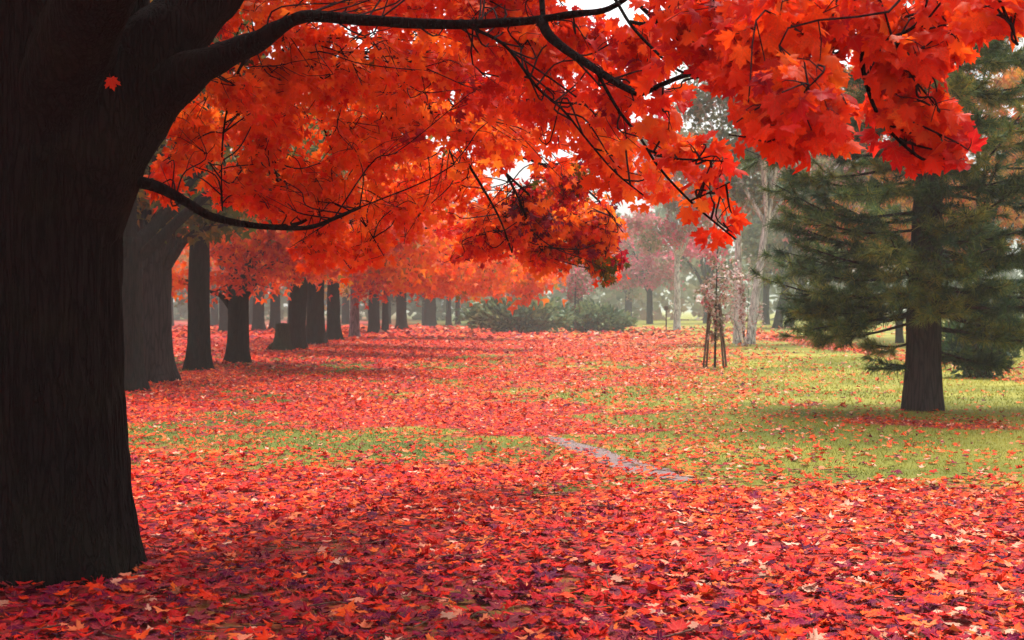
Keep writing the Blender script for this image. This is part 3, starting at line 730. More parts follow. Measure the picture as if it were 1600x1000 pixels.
# ------------------------------------------------------------------ the avenue of maples on the left
ROW = [  # px, py of the foot, trunk width px, bark, leaves, label, leans, extra
 (202, 612, 44, M_BARK, 3500, 'dark maple trunk half hidden behind the right edge of the huge foreground trunk', (0.0, 0)),
 (240, 597, 60, M_BARKG, 6500, 'thick grey lichen-covered maple with a limb reaching right, near start of the avenue', (0.01, 0)),
 (311, 578, 37, M_BARK, 6000, 'straight dark maple between the thick grey maple and the forked maple', (0.0, 0)),
 (372, 567, 35, M_BARK, 6500, 'dark maple forking into two limbs, third clear trunk right of the foreground trunk', (0.01, 0)),
 (462, 547, 30, M_BARK, 6500, 'dark leaning maple rising beside the mossy green stump', (0.05, 0)),
 (493, 538, 31, M_BARK, 5500, 'broad dark maple just right of the mossy stump in the avenue', (0, 0)),
 (521, 532, 23, M_BARK, 4500, 'dark slim maple next to the pale pinkish trunk on its left side', (0, 0)),
 (554, 528, 16, M_BARKP, 4500, 'pale pinkish-barked tree standing alone in the middle of the avenue', (0, 0)),
 (584, 521, 19, M_BARK, 4500, 'dark maple just right of the pale pinkish trunk', (0, 0)),
 (602, 519, 11, M_BARK, 3000, 'thin dark maple close behind another trunk, second right of the pale pinkish one', (0, 0)),
 (627, 515, 18, M_BARK, 4500, 'hazy dark maple standing where the red carpet meets the far green strip', (0, 0)),
 (672, 509, 20, M_BARK, 3500, 'hazy broad dark trunk near the far end of the avenue', (0, 0)),
 (701, 508, 9, M_BARK, 2500, 'thin hazy trunk at far end of the avenue, second left of the junipers', (0, 0)),
 (715, 507, 8, M_BARK, 2500, 'thin hazy trunk at far end of the avenue, nearest the junipers', (0, 0)),
 (350, 519, 17, M_BARK, 3000, 'dark distant trunk seen between the two straight dark maples of the avenue', (0, 0)),
 (404, 517, 20, M_BARK, 3000, 'dark distant trunk just right of the forked maple', (0, 0)),
 (430, 516, 18, M_BARK, 3000, 'dark distant trunk seen above the mossy stump', (0, 0)),
]
for i, (px, py, w, bark, nl, lab, lean) in enumerate(ROW):
    b = on_ground(px, py); Y = b[1]; r = w / FPX * Y / 2 * 0.94
    far = Y > 60
    ex = []
    g = at
    if i == 1:
        ex = [([g(243, 440, Y), g(268, 405, Y - .2), g(290, 375, Y - .5), g(320, 358, Y - 1), g(365, 350, Y - 1.5)], 0.14), ([g(240, 450, Y), g(222, 380, Y), g(210, 320, Y + .3), g(205, 200, Y + .6)], 0.22), ([g(240, 440, Y), g(262, 370, Y), g(282, 300, Y), g(300, 180, Y)], 0.24)]
    if i == 3:
        ex = [([g(375, 470, Y), g(400, 435, Y), g(425, 410, Y - .3), g(450, 375, Y - .6), g(480, 330, Y - 1)], 0.17), ([g(371, 440, Y), g(385, 390, Y), g(398, 350, Y), g(410, 240, Y)], 0.22), ([g(360, 480, Y), g(345, 462, Y), g(328, 455, Y), g(318, 445, Y)], 0.10)]
    boughs = {3: [(560, 350, 37), (620, 375, 36), (680, 360, 35), (610, 310, 37), (700, 400, 36), (650, 420, 38)],
              4: [(640, 420, 49), (700, 425, 48), (750, 430, 47), (800, 405, 46), (760, 370, 46), (840, 375, 45), (720, 455, 49), (850, 420, 46)],
              5: [(690, 440, 59), (740, 450, 58), (790, 435, 56), (830, 400, 55), (860, 425, 54), (620, 425, 62), (770, 395, 57)],
              7: [(700, 440, Y - 1), (760, 445, Y - 3), (810, 425, Y - 4), (850, 405, Y - 6), (870, 430, Y - 7), (740, 400, Y)]}.get(i, [])
    for q, (tx, ty, tY) in enumerate(boughs):      # low boughs sweeping out over the lawn
        e = at(tx, ty, tY); s0 = b + (0, 0, 3.2 + q * 0.3); m = (s0 + e) / 2 + (0, 0, 0.8)
        ex.append(([s0, s0 * .7 + m * .3 + (0, 0, .5), m, e], 0.13))
    if boughs: nl = int(nl * 1.3)
    nb = 8000 if boughs else 0
    fork = (3.0, 2.6, 4.2, 3.0, 3.3, 3.6, 4.0, 4.2)[i % 8] if i < 8 else 4.0 + (i % 3) * .4
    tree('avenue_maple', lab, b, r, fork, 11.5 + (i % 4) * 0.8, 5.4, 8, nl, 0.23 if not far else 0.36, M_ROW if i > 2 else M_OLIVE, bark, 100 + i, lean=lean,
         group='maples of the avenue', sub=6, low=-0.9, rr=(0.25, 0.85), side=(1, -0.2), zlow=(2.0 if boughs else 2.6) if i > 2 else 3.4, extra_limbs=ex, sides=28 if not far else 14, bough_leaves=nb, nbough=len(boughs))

# mossy stump with spreading root at the foot of a leaning maple
def stump():
    b = on_ground(437, 548); Y = b[1]; s = Y / FPX
    t = thing('tree_stump', b, 'short mossy green stump with a root flaring left among the avenue trunks', 'stump')
    V, F = trunk_geo(b, 11 * s, [b, b + (0.05, 0, 14 * s), b + (0.1, 0, 28 * s), b + (0.12, 0, 42 * s)], 26, 77, flare=1.0, roots=3, nring=18, ridge=0.02)
    part('trunk', V, F, M_BARKM, t, smooth=True)
    g = Geo(); g.tube(spline([b + (0, 0, 14 * s), b + (-9 * s, -.1, 8 * s), b + (-17 * s, -.2, 2 * s), b + (-24 * s, -.25, -1 * s)], 10), np.linspace(0.16, 0.05, 10), 9, 0.1, 3)
    V, F = g.get(); part('root', V, F, M_BARKM, t, smooth=True)
stump()

# ------------------------------------------------------------------ pine on the right
def pine(name, label, base, r, H, R, seed, nbr, z0, per, tuft_n, needle, lowlist=(), group=None):
    rng = np.random.default_rng(seed)
    t = thing(name, base, label, 'tree', group)
    P = [base, base + (0.02, 0, 1.2), base + (0.08, 0, 3), base + (0.14, 0, 6), base + (0.1, 0, H)]
    V, F = trunk_geo(base, r, P, 40, seed, flare=0.22, roots=5, nring=46, ridge=0.022, radii=[r * 1.02, r * 0.93, r * 0.8, r * 0.62, r * 0.12])
    part('trunk', V, F, M_PBARK, t, smooth=True)
    tp = []; td = []; tk = []; shade = []
    def branch(s, azm, ln, rise, r0, dens=1.0):
        d = np.array((math.cos(azm), math.sin(azm), 0.0))
        e = s + d * ln + (0, 0, rise)
        m = s + d * ln * 0.5 + (0, 0, rise * 0.25 - 0.06 * ln) + rng.normal(0, 0.05, 3)
        Q = spline([s, m, e], 12)
        g = Geo(); g.tube(Q, np.linspace(r0, 0.007, 12), 6, 0.1, seed)
        hue = rng.uniform(0.1, 0.7)
        for k in range(max(3, int(per * dens * ln / 2.4))):
            u = rng.uniform(0.22, 1.0); i = int(u * 11)
            a2 = azm + rng.choice((-1, 1)) * rng.uniform(0.3, 1.1) * (1 if u < 0.95 else 0.2)
            l2 = rng.uniform(0.25, 0.75) * (1.15 - 0.5 * u)
            dd = np.array((math.cos(a2), math.sin(a2), rng.normal(0.0, 0.22)))
            e2 = Q[i] + dd * l2
            W = spline([Q[i], (Q[i] + e2) / 2 - (0, 0, 0.05 * l2), e2 + (0, 0, 0.03)], 6)
            g.tube(W, np.linspace(0.008, 0.004, 6), 3, cap=False)
            for q in range(rng.integers(3, 6)):
                v = rng.uniform(0.35, 1.0) if q else 1.0
                j = min(int(v * 5), 4)
                tp.append(W[j] + (W[j + 1] - W[j]) * (v * 5 - j)); td.append(norm(W[-1] - W[0]) + (0, 0, 0.15)); shade.append(np.clip(hue + rng.normal(0, 0.18), 0, 1))
        V, F = g.get(); part('branch', V, F, M_PBARK, t, smooth=True)
    for k in range(nbr):
        z = z0 + (H - z0 - 0.5) * (k / nbr) ** 1.25 + rng.uniform(-.1, .1)
        azm = k * 2.399 + rng.normal(0, 0.2)
        ln = R * (1 - 0.8 * (z / H) ** 1.3) * rng.uniform(0.65, 1.1)
        s = np.array((base[0] + 0.03 * z, base[1], z))
        branch(s, azm, ln, rng.normal(0.10, 0.42) + 0.2 * (z / H) * ln, 0.035 * (1.2 - z / H))
    for (z, azm, ln, rise, dens) in lowlist:
        branch(np.array((base[0] + 0.03 * z, base[1], z)), math.radians(azm), ln, rise, 0.03, dens)
    # needles: brushes of thin triangles
    C = np.array(tp); D = norm(np.array(td)); S = np.array(shade); n = len(C)
    N = n * tuft_n
    c = np.repeat(C, tuft_n, 0); d = np.repeat(D, tuft_n, 0)
    back = rng.uniform(0, 0.16, (N, 1))
    o = norm(d * 0.9 + rng.normal(0, 0.75, (N, 3)))
    ln = needle * rng.uniform(0.7, 1.15, (N, 1))
    root = c - d * back
    w = norm(np.cross(o, rng.normal(0, 1, (N, 3)))) * 0.0065
    V = np.stack([root - w, root + w, root + o * ln - (0, 0, 0.015)], 1).reshape(-1, 3)
    F = np.arange(N * 3).reshape(-1, 3)
    rn = np.clip(np.repeat(S, tuft_n) + rng.normal(0, 0.12, N), 0, 1)
    part('crown', V, F, M_NEED, t, {'rnd': np.repeat(rn, 3), 'lc': np.zeros((N * 3, 3))}, kind='stuff')
pb = on_ground(1441, 639)
pine('pine_tree', 'dark pine with long soft needles and low branches on the right lawn', pb, 0.30, 19.0, 2.95, 61, 120, 1.6, 16, 28, 0.20,
     [(1.15, 190, 1.0, -0.1, 1.0), (0.85, 185, 0.55, -0.12, 1.6), (1.0, 350, 1.4, -0.35, 1.1), (0.9, 10, 0.9, -0.3, 1.2), (1.3, 5, 2.2, -0.35, 1.4), (1.35, -20, 2.4, -0.3, 1.4),
      (1.6, 20, 2.6, -0.1, 1.3), (1.7, 172, 2.2, -0.1, 1.1), (1.75, 200, 2.3, 0.1, 1.2), (2.6, 185, 2.5, 0.45, 1.2), (2.2, 178, 2.3, 0.2, 1.2), (3.2, 188, 2.6, 0.4, 1.3), (3.7, 180, 3.0, 0.5, 1.2), (2.9, 205, 2.8, 0.2, 1.2), (2.4, 160, 2.4, 0.2, 1.2),
      (2.0, -10, 2.8, 0.1, 1.4), (2.5, -5, 2.9, 0.2, 1.4), (3.0, 5, 3.0, 0.2, 1.4), (2.8, -60, 2.0, 0, 1.3), (3.4, -100, 1.8, 0.1, 1.3), (4.2, 185, 2.8, 0.4, 1.2), (4.6, 200, 2.6, 0.4, 1.2), (5.0, 170, 2.6, .4, 1.2), (5.4, 190, 2.5, .4, 1.2), (1.75, -95, 1.5, -0.2, 1.8), (1.95, -120, 1.7, -0.1, 1.8), (2.1, -70, 1.7, -.15, 1.8), (2.3, -90, 1.8, -.1, 1.8), (2.6, -130, 2.0, 0, 1.6), (2.5, -45, 2.0, 0, 1.6), (3.0, -85, 1.8, 0, 1.8), (3.6, -60, 1.9, 0, 1.6), (4.0, -110, 1.9, .1, 1.6), (4.4, -80, 1.8, .1, 1.6), (4.9, -95, 1.8, .1, 1.6), (1.9, -150, 2.2, 0, 1.5), (1.8, -30, 2.2, -.1, 1.5), (1.45, 178, 2.0, -0.25, 1.2), (1.6, 205, 2.3, -0.3, 1.2), (1.75, 190, 2.1, -0.2, 1.2), (4.0, 5, 3.0, .3, 1.4), (4.6, -15, 3.0, .4, 1.4), (5.2, 10, 3.0, .4, 1.4), (5.8, -5, 3.0, .4, 1.4), (6.3, 15, 2.8, .4, 1.4), (3.6, -25, 3.0, .2, 1.4), (5.6, -30, 2.8, .3, 1.4)])

# ------------------------------------------------------------------ young staked trees
def staked_tree(label, base, Ht, stake_h, spread, nst, crown_lo, crown_r, nl, ls, leafmat, stakemat, seed, lean=0.0, tr=0.035):
    rng = np.random.default_rng(seed)
    t = thing('young_tree', base, label, 'tree', 'young staked trees on the lawn')
    g = Geo(); P = spline([base - (0, 0, .05), base + (0.02, 0, Ht * .3), base + (lean * .5, 0, Ht * .65), base + (lean, 0, Ht)], 16)
    g.tube(P, np.linspace(tr, tr * .3, 16), 8, 0.1, seed); V, F = g.get(); part('trunk', V, F, M_BARK, t, smooth=True)
    tops = []
    for k in range(nst):
        a = k * 2 * math.pi / nst + 0.5
        f = base + (math.cos(a) * spread, math.sin(a) * spread, -0.05); e = base + (math.cos(a) * spread * .45, math.sin(a) * spread * .45, stake_h)
        g = Geo(); g.tube(np.linspace(f, e, 6), np.linspace(0.032, 0.028, 6), 8, 0.06, k); V, F = g.get(); part('stake', V, F, stakemat, t, smooth=True); tops.append((f, e))
    for k in range(nst):
        (f0, e0), (f1, e1) = tops[k], tops[(k + 1) % nst]
        a = f0 + (e0 - f0) * .93; b = f1 + (e1 - f1) * .93
        g = Geo(); g.tube(np.linspace(a, b, 3), 0.022, 6); V, F = g.get(); part('crossbar', V, F, stakemat, t)
    tw = Geo(); Q = []
    for k in range(46):
        u = rng.uniform(crown_lo / Ht, 0.97); s = P[int(u * 15)]; a = rng.uniform(0, 6.28)
        w = crown_r * (0.35 + 0.9 * math.sin(math.pi * min(1, (u - crown_lo / Ht) / (1.08 - crown_lo / Ht)))) * rng.uniform(.5, 1.05)
        e = s + (math.cos(a) * w, math.sin(a) * w, rng.uniform(-.1, .45))
        q = spline([s, (s + e) / 2 - (0, 0, .05), e], 6); tw.tube(q, np.linspace(.009, .003, 6), 4, cap=False); Q.append(q)
    V, F = tw.get(); part('twigs', V, F, M_BARK, t, kind='stuff')
    Q = np.array(Q); w = rng.integers(0, len(Q), nl); u = rng.uniform(.2, .999, nl) * 5; i = u.astype(int)
    pos = Q[w, i] + (Q[w, np.minimum(i + 1, 5)] - Q[w, i]) * (u - i)[:, None] + rng.normal(0, 0.07, (nl, 3))
    V, F, A = leaves_geo(T_FAR, pos, hang_frames(rng, nl, .5), ls * rng.uniform(.7, 1.3, nl), rng.random(nl), rng)
    part('crown', V, F, leafmat, t, A, kind='stuff')
staked_tree('young pink and white leaved tree tied between tall dark stakes on the lawn', on_ground(1117, 574), 3.85, 1.75, 0.40, 4, 1.15, 0.66, 1700, 0.10, M_SAPL, M_STAKE, 71, 0.1)
staked_tree('distant slim young tree held by three reddish stakes in front of the junipers', on_ground(898, 519.5), 5.2, 1.95, 0.75, 3, 2.6, 1.5, 900, 0.24, M_PINK, M_STAKER, 72, 0.1, 0.09)

# pink-leaved shrub beside the birch clump
def shrub(label, base, w, h, nl, ls, mat, seed, T=T_FAR, nst=26, spray=False, hue=(0, 1), name='shrub', stem=.03):
    rng = np.random.default_rng(seed)
    t = thing(name, base, label, 'shrub')
    g = Geo(); Q = []
    for k in range(nst):
        a = rng.uniform(0, 6.28); f = rng.random() ** 0.5
        e = base + (math.cos(a) * w * f, math.sin(a) * w * f * .7, h * (1 - .55 * f * f) * rng.uniform(.65, 1.05))
        s = base + (math.cos(a) * w * f * .25, math.sin(a) * w * f * .2, 0)
        q = spline([s, s * .4 + e * .6 + (0, 0, h * .1), e], 7); g.tube(q, np.linspace(stem, stem * .2, 7), 5, cap=False); Q.append(q)
    V, F = g.get(); part('stems', V, F, M_BARK, t, kind='stuff')
    Q = np.array(Q); k = rng.integers(0, nst, nl); u = rng.beta(1.8, 1, nl) * 5.99; i = u.astype(int)
    pos = Q[k, i] + (Q[k, i + 1] - Q[k, i]) * (u - i)[:, None] + rng.normal(0, 1, (nl, 3)) * (w * .10, w * .09, h * .10)
    pos[:, 2] = np.maximum(pos[:, 2], 0.03)
    if spray:
        d = norm(pos - (base + np.array((0, 0, h * .1)))) + rng.normal(0, .45, (nl, 3)); Rm = frames(d, rng.normal(0, 1, (nl, 3)))
    else:
        Rm = hang_frames(rng, nl, .4)
    hs = rng.uniform(hue[0], hue[1], nst)
    V, F, A = leaves_geo(T, pos, Rm, ls * rng.uniform(.6, 1.3, nl), np.clip(hs[k] + rng.normal(0, .2, nl), 0, 1), rng)
    part('foliage', V, F, mat, t, A, kind='stuff')
T_SPRAY = (np.array([(-0.06, 0, 0), (0.06, 0, 0), (0.22, 0.5, 0.03), (0, 1, 0), (-0.22, 0.55, -0.03)], float), np.array([(0, 1, 2), (0, 2, 4), (2, 3, 4)]))
shrub('small shrub of magenta leaves beside the birch clump', on_ground(1166, 541), 0.8, 3.4, 650, 0.15, M_SAPL, 81, nst=9, hue=(.4, 1.0), stem=.014)
shrub('wide green juniper left of the young tree with reddish stakes', on_ground(808, 520), 4.0, 2.5, 7000, 0.42, M_JUNI, 82, T_SPRAY, 60, True, name='juniper')
shrub('lower green juniper right of the young tree with reddish stakes', on_ground(932, 519), 2.5, 2.0, 4500, 0.40, M_JUNI, 83, T_SPRAY, 44, True, name='juniper')
shrub('dark evergreen bush behind the pine trunk on the right', on_ground(1528, 590), 1.0, 1.75, 5000, 0.16, M_NEED, 84, T_SPRAY, 40, True, (0, .4), name='evergreen_bush')

# ------------------------------------------------------------------ birches and far trees
def far_tree(px, py, w, lab, mat, bark, seed, H=13, Rc=4.5, nl=2600, ls=0.38, lean=(0, 0), fork=4.0, rr=(0.1, 0.9), zl=2.5, Y=None, group='trees in the haze', low=-.5):
    b = on_ground(px, py)
    tree('park_tree', lab, b, max(w / FPX * b[1] / 2, 0.08), fork, H, Rc, 8, nl, ls, mat, bark, seed, lean=lean, group=group, sub=6, low=low, rr=rr, zlow=zl, sides=14, sig=0.5, flare=.25)
far_tree(1152, 537, 13, 'birch with a straight pale upper trunk behind the stakes of the young tree', M_GREY, M_BIRCH, 201, 17, 3.6, 4500, .30, (0.01, 0), 6.5, zl=5.0)
far_tree(1172, 538, 14, 'birch leaning right with a white-flecked trunk next to the straight birch', M_GREY, M_BIRCH, 202, 17, 4.0, 4500, .30, (0.13, 0), 6.0, zl=4.6)
far_tree(1058, 517, 11, 'hazy tree with whitish upper trunk and pink-grey crown in the middle distance', M_PINK, M_BIRCH, 203, 18, 6.0, 7000, .40, (0.0, 0), 6.0, zl=2.9, low=-2.5)
far_tree(982, 503, 12, 'faint blue-grey trunk deep in the haze beside the bright gap', M_GREY, M_BARK, 204, 14, 6, 3000, .5)
far_tree(1214, 513, 14, 'dark far trunk leaning right, left one of the leaning pair', M_GREY, M_BARK, 205, 20, 6, 5500, .5, (0.22, 0), 4.2)
far_tree(1232, 511, 13, 'dark far trunk leaning right, right one of the leaning pair', M_GREY, M_BARK, 206, 20, 6, 5500, .5, (0.30, 0), 4.2)
far_tree(1197, 507, 11, 'pale trunk in the fog behind the leaning pair', M_GREY, M_BARK, 207, 20, 6, 4500, .6)
far_tree(1340, 528, 9, 'slim dark trunk seen below the pine boughs on the far lawn', M_PINK, M_BARK, 208, 18, 5.5, 7500, .40, rr=(.2, .95), zl=2.8)
far_tree(1405, 536, 12, 'golden orange tree glowing through the pine boughs left of the pine trunk', M_GOLD, M_BARK, 209, 16, 4.6, 8000, .34, rr=(.3, .95), zl=2.2)
far_tree(1530, 538, 12, 'orange tree behind the right side of the pine', M_GOLD, M_BARK, 210, 17, 4.8, 8500, .34, rr=(.25, .95), zl=2.2)
far_tree(1640, 530, 12, 'green and gold tree at the right border behind the pine', M_GOLD, M_BARK, 211, 18, 5.0, 6500, .38, rr=(0, .6))
far_tree(1280, 506, 12, 'rose-coloured crown in the haze left of the pine', M_PINK, M_BARK, 212, 21, 6.5, 5500, .6, rr=(.3, .95))
far_tree(1105, 505, 12, 'grey-green misty crown behind the young staked tree', M_GREY, M_BARK, 213, 21, 6.5, 5000, .6)
far_tree(1015, 506, 10, 'rosy misty crown just right of the dark red hanging foliage', M_PINK, M_BARK, 214, 14, 6.0, 3600, .5, rr=(.4, .95))
far_tree(905, 506, 12, 'misty tree behind the junipers', M_PINK, M_BARK, 215, 14, 6.5, 3200, .5, rr=(.1, .8))
far_tree(835, 506, 12, 'red maple in the mist behind the wide juniper', M_ROW, M_BARK, 216, 13, 6.5, 4500, .5, rr=(.2, .8), zl=1.9, low=-2)
far_tree(775, 505, 12, 'red maple in the mist left of the wide juniper', M_ROW, M_BARK, 217, 13, 6.5, 4500, .5, rr=(.2, .8), zl=2.2, low=-2)
for k, (px, py, mat, lab) in enumerate([(265, 510, M_GOLD, 'rusty far tree behind the thick grey maple'), (335, 508, M_OLIVE, 'olive far tree behind the straight dark maple'), (395, 507, M_GOLD, 'orange far tree behind the forked maple'),
        (455, 507, M_OLIVE, 'olive far tree behind the leaning maple'), (540, 506, M_GOLD, 'orange far tree glowing behind the pale pinkish trunk'), (605, 506, M_OLIVE, 'olive far tree behind the mid avenue'), (665, 505, M_OLIVE, 'dark olive far tree behind the avenue end'), (120, 511, M_GOLD, 'orange far tree hidden mostly by the foreground trunk')]):
    far_tree(px, py, 12, lab, mat, M_BARK, 230 + k, 13, 6.0, 3600, .5, zl=1.4, low=-2)

# post with a small box far off on the lawn
def post():
    b = on_ground(1041, 517)
    t = thing('lamp_post', b, 'thin dark post with a small box head far off in the haze', 'post')
    g = Geo(); g.tube(np.linspace(b - (0, 0, .05), b + (0, 0, 1.7), 6), 0.05, 8); V, F = g.get(); part('pole', V, F, M_STAKE, t, smooth=True)
    g = Geo(); g.tube(np.array([b + (0, 0, 1.55), b + (0, 0, 1.58), b + (0, 0, 1.85), b + (0, 0, 1.9)]), np.array([0.08, 0.17, 0.17, 0.06]), 4); V, F = g.get(); part('head', V, F, M_STAKE, t)
post()

# far wood that closes the park
def woodland():
    rng = np.random.default_rng(55)
    n = 34000
    X = rng.uniform(-150, 190, n); Y = 205 + rng.uniform(0, 40, n) + 0.0008 * X * X
    top = np.where(X > 6, 15, 10) + 11 * fbm(X * 0.06, X * 0 + 3, 8)
    Z = rng.random(n) ** 0.8 * top
    gap = fbm(X * 0.09, Z * 0.12, 19) > 0.36
    X, Y, Z = X[gap], Y[gap], Z[gap]; n = len(X)
    rnd = np.clip(fbm(X * 0.05, Z * 0.1, 23) * 1.6 - 0.4 + rng.normal(0, .1, n), 0, 1)
    V, F, A = leaves_geo(T_QUAD, np.stack([X, Y, Z], -1), hang_frames(rng, n, .4), rng.uniform(1.0, 1.9, n), rnd, rng)
    o = link('distant_woodland', mesh_from('distant_woodland', V, F, M_GREY, A)); o['kind'] = 'stuff'
    o['label'] = 'pale wood closing off the park far behind in the haze'; o['category'] = 'woodland'
woodland()

# ------------------------------------------------------------------ fallen leaves and grass
def scatter(y0, y1, dens, rng, margin=2.0, slope=0.40, seedn=0):
    area = slope * (y1 ** 2 - y0 ** 2) + 2 * margin * (y1 - y0)
    n = int(area * dens)
    # Y distributed in proportion to the width of the field there
    yy = np.linspace(y0, y1, 400); cdf = slope * (yy ** 2 - y0 ** 2) + 2 * margin * (yy - y0)
    Y = np.interp(rng.random(n) * cdf[-1], cdf, yy); X = rng.uniform(-1, 1, n) * (slope * Y + margin)
    return X, Y

def ground_z(X, Y):
    return (fbm(X * 0.5, Y * 0.5, 3) - 0.5) * 0.05

def fallen():
    rng = np.random.default_rng(8)
    for (y0, y1, dens, T, s0, s1, hi) in [(4.6, 9, 430, T_NEAR, .042, .092, True), (9, 16, 310, T_STAR, .044, .088, False), (16, 22, 210, T_FAR, .05, .098, False), (22, 36, 100, T_FAR, .08, .14, False), (36, 74, 34, T_FAR, .13, .21, False), (74, 135, 9, T_QUAD, .26, .42, False)]:
        X, Y = scatter(y0, y1, dens, rng)
        c = litter(X, Y)
        keep = (rng.random(len(X)) < c) & off_path(X, Y, rng) & (np.hypot(X + 2.88, Y - 8.62) > 0.60)
        X, Y = X[keep], Y[keep]; n = len(X)
        a = rng.uniform(0, 2 * math.pi, n); tilt = np.abs(rng.normal(0, 0.20, n)) + 0.03; ta = rng.uniform(0, 2 * math.pi, n)
        nrm = np.stack([np.sin(tilt) * np.cos(ta), np.sin(tilt) * np.sin(ta), np.cos(tilt)], -1)
        nrm[rng.random(n) < 0.35] *= -1          # lying face down
        d = np.stack([np.cos(a), np.sin(a), np.zeros(n)], -1); d = d - nrm * np.sum(d * nrm, 1)[:, None]
        Rm = frames(d, nrm)
        size = s0 * 0.75 + (s1 * 1.08 - s0 * 0.75) * rng.beta(1.7, 1.9, n)
        pos = np.stack([X, Y, ground_z(X, Y) + 0.012 + 0.35 * size * np.sin(tilt) * rng.uniform(.4, 1, n) + rng.uniform(0, .022, n)], -1)
        # tints drift across the carpet; purple near the big trunk: leaf hue plus painted-in shade
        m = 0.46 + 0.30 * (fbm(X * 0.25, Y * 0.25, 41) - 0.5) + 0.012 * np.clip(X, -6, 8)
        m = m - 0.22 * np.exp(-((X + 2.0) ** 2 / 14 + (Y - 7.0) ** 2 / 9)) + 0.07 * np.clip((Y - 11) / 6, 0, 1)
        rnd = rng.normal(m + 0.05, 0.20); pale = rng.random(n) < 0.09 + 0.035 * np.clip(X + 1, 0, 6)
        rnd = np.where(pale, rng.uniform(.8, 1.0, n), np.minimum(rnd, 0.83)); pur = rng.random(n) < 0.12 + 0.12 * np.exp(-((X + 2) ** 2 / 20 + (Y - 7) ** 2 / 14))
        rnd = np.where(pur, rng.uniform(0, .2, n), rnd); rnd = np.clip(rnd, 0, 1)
        rest = np.arange(n)
        if hi:
            px = 800 + X / Y * FPX; py = HOR + CAM_H * FPX / Y
            show = np.where((px > 8) & (px < 1592) & (py < 992) & (py > 700), size / Y * (1 + 0.5 * np.clip(pos[:, 2] / .05, 0, 1)), 0)
            # of those that lie on top
            order = np.argsort(-show); big = order[:300]; rest = order[300:]
            pos[big, 2] += 0.012
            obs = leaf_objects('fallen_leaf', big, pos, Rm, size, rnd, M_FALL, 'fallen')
            for o, i in zip(obs, big):
                r = rnd[i]
                colr = 'purple' if r < .17 else 'crimson' if r < .38 else 'red' if r < .6 else 'orange-red' if r < .8 else 'pale pink'
                where = 'below the big dark trunk' if px[i] < 420 else 'at bottom left of centre' if px[i] < 800 else 'at bottom right of centre' if px[i] < 1200 else 'in the bottom right corner'
                look = ('broad ' if size[i] > 0.085 else 'smaller ') + colr
                face = 'face down' if nrm[i, 2] < 0 else 'tilted up' if tilt[i] > 0.25 else 'flat'
                o['label'] = f'{look} fallen maple leaf lying {face} {where}'; o['category'] = 'leaf'; o['group'] = f'{look} fallen leaves lying {face} {where}'
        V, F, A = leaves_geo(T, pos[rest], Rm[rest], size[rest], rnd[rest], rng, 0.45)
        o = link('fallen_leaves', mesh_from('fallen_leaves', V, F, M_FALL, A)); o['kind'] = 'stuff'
        o['label'] = {4.6: 'thick carpet of red fallen maple leaves in the foreground', 9: 'carpet of red leaves just beyond the foot of the big trunk', 16: 'red leaf carpet thinning over the lawn in the middle', 22: 'red leaf carpet between the pine and the nearest avenue trunks', 36: 'red leaf carpet beside the middle avenue trunks', 74: 'faint red leaf scatter on the farthest lawn'}[y0]
        o['category'] = 'fallen leaves'
fallen()

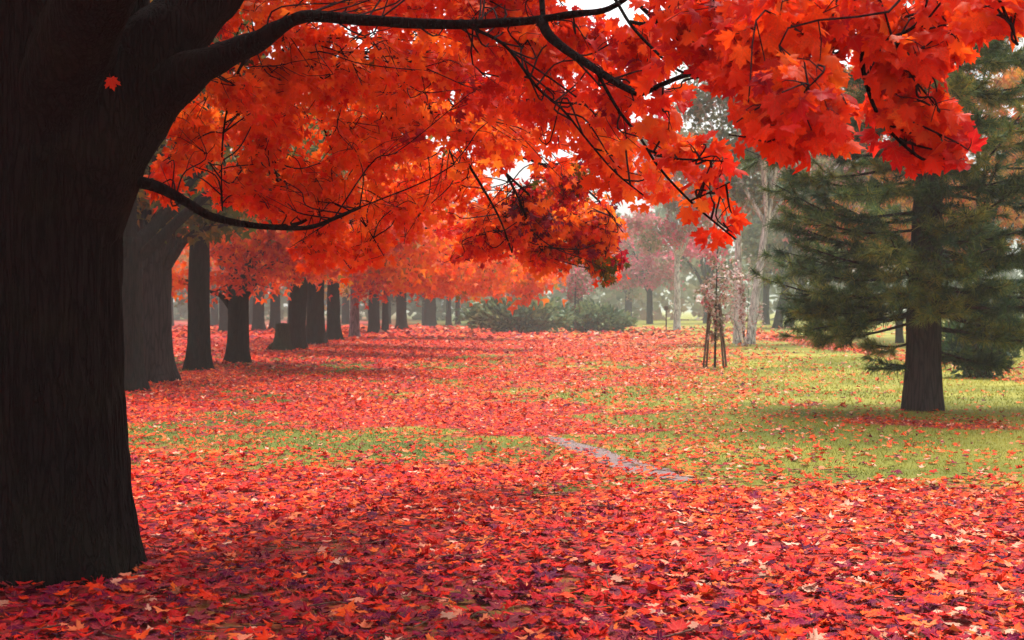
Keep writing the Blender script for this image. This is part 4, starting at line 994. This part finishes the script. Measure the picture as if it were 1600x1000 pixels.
def grass():
    rng = np.random.default_rng(12)
    VV = []; RR = []
    for (y0, y1, dens, h, w) in [(4.6, 13.5, 520, .034, .003), (13.5, 24, 520, .036, .0045), (24, 48, 110, .05, .011)]:
        X, Y = scatter(y0, y1, dens, rng, 1.0)
        c = litter(X, Y); keep = (rng.random(len(X)) > c * 1.0) & off_path(X, Y, rng) & (np.hypot(X + 2.88, Y - 8.62) > 0.62)
        X, Y = X[keep], Y[keep]; n = len(X)
        a = rng.uniform(0, 6.28, n); hh = h * rng.uniform(.5, 1.3, n)
        p = np.stack([X, Y, ground_z(X, Y) - .004], -1); s = np.stack([np.cos(a), np.sin(a), 0 * a], -1) * w
        tip = p + np.stack([rng.normal(0, .5, n) * hh, rng.normal(0, .5, n) * hh, hh], -1)
        VV.append(np.stack([p - s, p + s, tip], 1).reshape(-1, 3))
        RR.append(np.repeat(np.clip(fbm(X * .6, Y * .6, 44) + rng.normal(0, .18, n) + 0.055 * np.clip(X, -6, 6), 0, 1), 3))  # blades on the left carry shade in their colour, yellower ones on the right
    V = np.concatenate(VV); R = np.concatenate(RR)
    o = link('grass', mesh_from('grass', V, np.arange(len(V)).reshape(-1, 3), M_GRASS, {'rnd': R, 'lc': np.zeros((len(V), 3))}))
    o['kind'] = 'stuff'; o['label'] = 'short green lawn grass showing between the fallen leaves'; o['category'] = 'grass'
grass()

def fallen_twigs():
    rng = np.random.default_rng(77); g = Geo()
    for k in range(260):
        Y = rng.uniform(5.5, 15); X = rng.uniform(-.42, .42) * Y
        if math.hypot(X + 2.9, Y - 8.62) < 0.75: continue
        a = rng.uniform(0, 6.28); ln = rng.uniform(.08, .34); d = np.array((math.cos(a), math.sin(a), 0)) * ln
        b = np.array((X, Y, float(ground_z(np.array([X]), np.array([Y]))[0]) + rng.uniform(.035, .06)))
        g.tube(spline([b, b + d * .5 + rng.normal(0, .02, 3) * (1, 1, .4), b + d + (0, 0, rng.uniform(-.01, .025))], 5), np.linspace(.0045, .002, 5), 4)
    V, F = g.get(); o = link('fallen_twigs', mesh_from('fallen_twigs', V, F, M_STAKE)); o['kind'] = 'stuff'
    o['label'] = 'small brown twigs strewn over the foreground leaf carpet'; o['category'] = 'twigs'
fallen_twigs()

# ------------------------------------------------------------------ autumn haze
def haze():
    x0, x1, y0, y1, z0, z1 = -950, 950, -450, 1250, -1.2, 36.0
    V = np.array([(x, y, z) for z in (z0, z1) for y in (y0, y1) for x in (x0, x1)], float)
    F = np.array([(0, 2, 3, 1), (4, 5, 7, 6), (0, 1, 5, 4), (2, 6, 7, 3), (0, 4, 6, 2), (1, 3, 7, 5)])
    t = NT('haze_air')
    pv = t.n('VolumePrincipled')
    pv.inputs['Color'].default_value = (0.82, 0.89, 0.85, 1); pv.inputs['Density'].default_value = 0.0009; pv.inputs['Anisotropy'].default_value = 0.0
    t.l(pv.outputs[0], t.out.inputs['Volume'])
    o = link('haze', mesh_from('haze', V, F, t.m)); o['kind'] = 'stuff'
haze()
